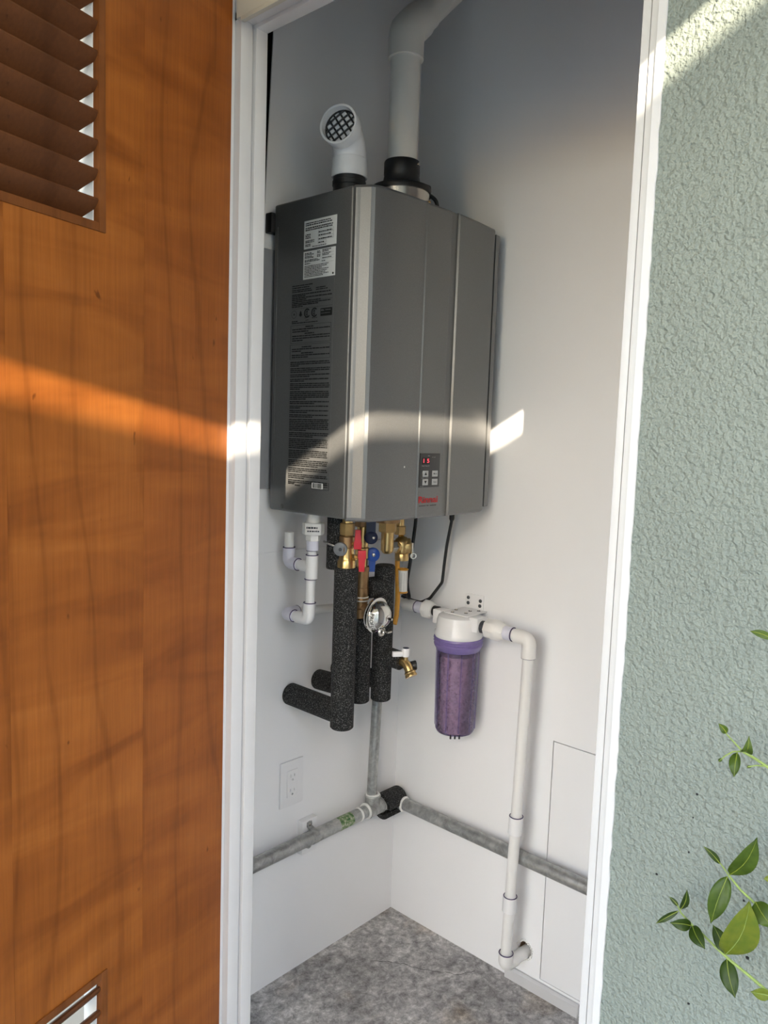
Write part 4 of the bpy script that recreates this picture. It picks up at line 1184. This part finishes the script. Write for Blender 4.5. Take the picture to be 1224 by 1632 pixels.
for zz in (.3840, .3285):
    G().lathe((-.345, -.0176, zz), (0, -1, 0), [(0, .0085), (.0016, .0085), (.002, .007)], 20).obj('strap_ear', 'galv', st)
    G().lathe((-.345, -.0190, zz), (0, -1, 0), [(0, .0045), (.0016, .0040), (.0026, .002)], 12).obj('screw', 'satin', st)

# ------------------------------------------------------------------ outlet
ol = thing('wall_outlet', 'white duplex wall outlet above the gas pipe', 'outlet', (-.395, -.005, .446))
pl_ = G().box((-.4320, -.0058, .4460), (-.3585, -.0001, .5615), .0022).obj('plate', 'plate', ol)
cut(pl_, G().box((-.4119, -.02, .4699), (-.3781, .01, .5376)))
rc_ = G().box((-.4118, -.0072, .4700), (-.3782, -.0001, .5375), .001).obj('receptacle', 'plate', ol)
cuts = []
for zc_ in (.5215, .4845):
    for dx, hh in ((-.0062, .0080), (.0062, .0065)):
        cuts.append(G().box((-.395 + dx - .0011, -.0200, zc_ - hh / 2 + .002), (-.395 + dx + .0011, -.0008, zc_ + hh / 2 + .002)))
        G().box((-.395 + dx - .0010, -.0016, zc_ - hh / 2 + .002), (-.395 + dx + .0010, -.0006, zc_ + hh / 2 + .002)).obj('contact', 'charcoal', ol, smooth=False)
    gh_ = G(); gh_.lathe((-.3945, -.0008, zc_ - .0085), (0, -1, 0), [(0, .0027), (.02, .0027)], 14); cuts.append(gh_)
    G().lathe((-.3945, -.0006, zc_ - .0085), (0, -1, 0), [(0, .0026), (.0010, .0026)], 14).obj('contact', 'charcoal', ol)
cut(rc_, *cuts)

# ------------------------------------------------------------------ cords
c1 = G().sweep(fillet([(-.030, -.184, 1.192), (-.030, -.1845, 1.150), (-.030, -.172, 1.085), (-.030, -.166, 1.030), (-.028, -.1605, .985), (-.036, -.128, .938), (-.048, -.108, .926), (-.034, -.07, .922), (-.014, -.012, .922)], .006), .0040, 12)
pc = thing('power_cord', 'black cord with a kink reaching from the heater to the pipe union', 'cord', (-.03, -.18, .80))
c1.obj('cable', 'rubber', pc)
G().lathe((-.030, -.1845, 1.150), Z, [(0, .0048), (.004, .0068), (.034, .0075), (.038, .006)], 14).obj('strain_relief', 'rubber', pc)
pc2 = thing('power_cord', 'black cord passing behind the relief valve tag', 'cord', (-.08, -.1, .90))
G().sweep(fillet([(-.072, -.100, 1.190), (-.0725, -.100, 1.140), (-.090, -.100, 1.030), (-.100, -.100, .982), (-.088, -.100, .947), (-.078, -.092, .938), (-.050, -.062, .936), (-.022, -.012, .936)], .02), .0046, 12).obj('cable', 'rubber', pc2)
G().lathe((-.0725, -.100, 1.150), Z, [(0, .005), (.034, .007)], 14).obj('strain_relief', 'rubber', pc2)

# ------------------------------------------------------------------ floor crack and dust line
g = G(); r3 = random.Random(11)
ctrl = [(-0.2123, -0.1197), (-0.1735, -0.1617), (-0.1514, -0.2073), (-0.1258, -0.2595), (-0.0949, -0.3066), (-0.0395, -0.3452)]
pts = []
for (xa, ya), (xb, yb) in zip(ctrl, ctrl[1:]):
    for k in range(5):
        t = k / 5
        pts.append(V((xa + (xb - xa) * t + r3.uniform(-.003, .003), ya + (yb - ya) * t + r3.uniform(-.003, .003), .0004)))
for a, b_ in zip(pts, pts[1:]):
    d = (b_ - a).normalized().cross(Z) * r3.uniform(.0004, .0010)
    g.poly([a - d, b_ - d, b_ + d, a + d])
fc = g.obj('crack', 'void', bpy.data.objects['floor'], smooth=False)

# ------------------------------------------------------------------ shrub shoots against the stucco
def leaf_mesh(B, T, w, mat, parent, fold=0.35, curl=0.12, side=1, shape=1.0, nrm=None):
    B, T = V(B), V(T); L = (T - B).length; ax = (T - B).normalized()
    n0 = V(nrm) if nrm else V((-0.86, -0.45, 0.2))
    wd = ax.cross(n0).normalized(); nn = wd.cross(ax).normalized()
    if nn.dot(n0) < 0: nn = -nn
    g = G(); NR, NC = 13, 7; rows_ = []
    for i in range(NR):
        t = i / (NR - 1)
        prof_w = (math.sin(math.pi * min(1, t ** 0.82)) ** 0.72) * (1 - 0.30 * max(0, t - .72) / .28) if 0 < t < 1 else 0.0
        prof_w = max(prof_w, .03)
        if t > .88: prof_w *= .75
        c = B + ax * (L * t) + nn * (L * curl * math.sin(math.pi * t)) + wd * (side * L * .05 * math.sin(math.pi * t))
        row = []
        for j in range(NC):
            q = (j / (NC - 1) - .5) * 2
            off = q * w / 2 * prof_w
            rib = 0.02 * w * math.sin(t * 34 + abs(q) * 3) * abs(q) * (1 - abs(q))
            row.append(g.bm.verts.new(c + wd * off + nn * (abs(q) * w / 2 * prof_w * fold + rib - (abs(q) ** 3) * w * .08)))
        rows_.append(row)
    for a, b_ in zip(rows_, rows_[1:]):
        for j in range(NC - 1): g.bm.faces.new((a[j], a[j + 1], b_[j + 1], b_[j]))
    # give the blade its thickness
    ext = bmesh.ops.solidify(g.bm, geom=g.bm.faces[:], thickness=.00035)
    lf_ = g.obj('leaf', mat, parent, angle=1.2)
    rib_ = G(); rib_.sweep([B + ax * (L * t) + nn * (L * curl * math.sin(math.pi * t)) + wd * (side * L * .05 * math.sin(math.pi * t)) + nn * .0002 for t in (0, .2, .4, .6, .8, .97)], [.00045, .0004, .00035, .0003, .0002, .00015], 6)
    rib_.obj('midrib', 'leaf_lime' if mat != 'leaf_lime' else 'stem', lf_)
    return lf_

def shoot(label, loc, stems, leaves, group=None):
    t = thing('shrub_shoot', label, 'plant', loc)
    for path, r0, r1 in stems:
        p = [V(q) for q in path]; n_ = len(p)
        G().sweep(p, [r0 + (r1 - r0) * i / (n_ - 1) for i in range(n_)], 8).obj('stem', 'stem', t)
    for (B, T, w, mat, fold, curl) in leaves:
        leaf_mesh(B, T, w, mat, t, fold, curl)
    return t
shoot('thin shoot with a bud, a curled leaf and one hanging leaf', (-.8, -1.19, 1.046), [
    ([(-0.752, -1.28, 1.02), (-0.78, -1.22, 1.036), (-0.8, -1.19, 1.0463), (-0.8, -1.1827, 1.0491), (-0.8, -1.171, 1.0539), (-0.8, -1.1572, 1.0583)], .0017, .0014),
    ([(-0.8, -1.1572, 1.0583), (-0.8, -1.1486, 1.065), (-0.8, -1.1402, 1.0716)], .0010, .0007),
    ([(-0.8, -1.1572, 1.0579), (-0.805, -1.1497, 1.0567), (-0.81, -1.1437, 1.0516), (-0.81, -1.1397, 1.0456)], .0009, .0006),
    ([(-0.8, -1.1791, 1.0493), (-0.81, -1.1742, 1.0514), (-0.815, -1.1682, 1.0496)], .0008, .0006)], [
    ((-0.8, -1.1405, 1.072), (-0.805, -1.1333, 1.082), .0075, 'leaf_mid', .5, .1),
    ((-0.8, -1.1575, 1.0597), (-0.81, -1.1655, 1.0794), .0105, 'leaf_mid', .7, .35),
    ((-0.802, -1.1531, 1.0562), (-0.815, -1.156, 1.0346), .0112, 'leaf_mid', -.35, .12),
    ((-0.81, -1.1414, 1.0488), (-0.81, -1.138, 1.0437), .0036, 'leaf_mid', .5, .1),
    ((-0.81, -1.1702, 1.0494), (-0.81, -1.1656, 1.0466), .0030, 'leaf_mid', .5, .1)])
shoot('leafy shoot ending in a pointed upright leaf over a drooping bright one', (-.805, -1.2, .90), [
    ([(-0.752, -1.33, .86), (-0.785, -1.25, .884), (-0.805, -1.2029, 0.901), (-0.805, -1.1956, 0.9042), (-0.805, -1.1837, 0.9062), (-0.805, -1.168, 0.9148), (-0.805, -1.1567, 0.9243)], .0016, .0011),
    ([(-0.805, -1.1567, 0.9243), (-0.805, -1.1500, 0.9310), (-0.805, -1.1464, 0.9344)], .0009, .0006)], [
    ((-0.805, -1.1563, 0.926), (-0.82, -1.1838, 0.9824), .0200, 'leaf_mid', .3, .06),
    ((-0.805, -1.1464, 0.9338), (-0.81, -1.1295, 0.9485), .0070, 'leaf_dark', .4, .05),
    ((-0.805, -1.1545, 0.9234), (-0.825, -1.1482, 0.8777), .0200, 'leaf_mid', .35, .10),
    ((-0.805, -1.1832, 0.9087), (-0.815, -1.2051, 0.8947), .0210, 'leaf_mid', .3, .1),
    ((-0.805, -1.1990, 0.9400), (-0.81, -1.1902, 0.9381), .0070, 'leaf_lime', .3, .1)])
shoot('long shoot with one broad lime leaf and small dark leaves at its tip', (-.81, -1.21, .82), [
    ([(-0.752, -1.36, .78), (-0.79, -1.27, .803), (-0.81, -1.213, 0.8215), (-0.81, -1.2034, 0.8237), (-0.81, -1.1854, 0.8311), (-0.81, -1.166, 0.8381), (-0.81, -1.1497, 0.8455), (-0.81, -1.1363, 0.8528), (-0.81, -1.1245, 0.858), (-0.81, -1.112, 0.8656), (-0.81, -1.1078, 0.8724)], .0021, .0008)], [
    ((-0.81, -1.1085, 0.872), (-0.81, -1.098, 0.8781), .0050, 'leaf_dark', .4, .05),
    ((-0.81, -1.1112, 0.8697), (-0.82, -1.1199, 0.9001), .0080, 'leaf_dark', .4, .05),
    ((-0.81, -1.1090, 0.8666), (-0.82, -1.0894, 0.8475), .0066, 'leaf_dark', .5, .12),
    ((-0.81, -1.1240, 0.8568), (-0.83, -1.1085, 0.8619), .0130, 'leaf_dark', .5, .05),
    ((-0.81, -1.1245, 0.8578), (-0.825, -1.1444, 0.8479), .0145, 'leaf_dark', .2, .08),
    ((-0.812, -1.1608, 0.8433), (-0.83, -1.1847, 0.9194), .0330, 'leaf_lime', .30, .05),
    ((-0.81, -1.1596, 0.8427), (-0.8, -1.1423, 0.8621), .0140, 'leaf_dark', .2, .05),
    ((-0.81, -1.1620, 0.8382), (-0.825, -1.1776, 0.8111), .0175, 'leaf_dark', .2, .05),
    ((-0.81, -1.2061, 0.8210), (-0.82, -1.1901, 0.8217), .0120, 'leaf_lime', .3, .1)])
shoot('single narrow leaf reaching in front of the stucco above the other shoots', (-.8, -1.19, 1.17), [
    ([(-0.752, -1.30, 1.13), (-0.785, -1.22, 1.162), (-0.8, -1.1819, 1.1773), (-0.8, -1.1746, 1.1808)], .0015, .0009)], [
    ((-0.8, -1.1765, 1.1800), (-0.805, -1.1563, 1.1844), .0080, 'leaf_mid', .35, .06)])
# dirt specks stuck to the stucco
spots = [(-1.0601, .8639, .0016), (-1.099, .9757, .0014), (-1.0968, .9473, .0010), (-1.0949, .9052, .0012), (-1.1577, .875, .0013), (-1.1659, .8123, .0020), (-1.1081, .7264, .0016)]
for (y, z, r_) in spots:
    g = G(); tmp = bmesh.new(); bmesh.ops.create_icosphere(tmp, subdivisions=1, radius=r_)
    for v in tmp.verts: v.co *= rnd.uniform(.7, 1.3)
    g.merge(tmp, Matrix.Translation((-.7525, y, z)))
    tag(g.obj('dirt_speck', 'slot'), 'tiny dark dirt speck stuck on the green stucco', 'speck', 'dirt specks on the stucco')
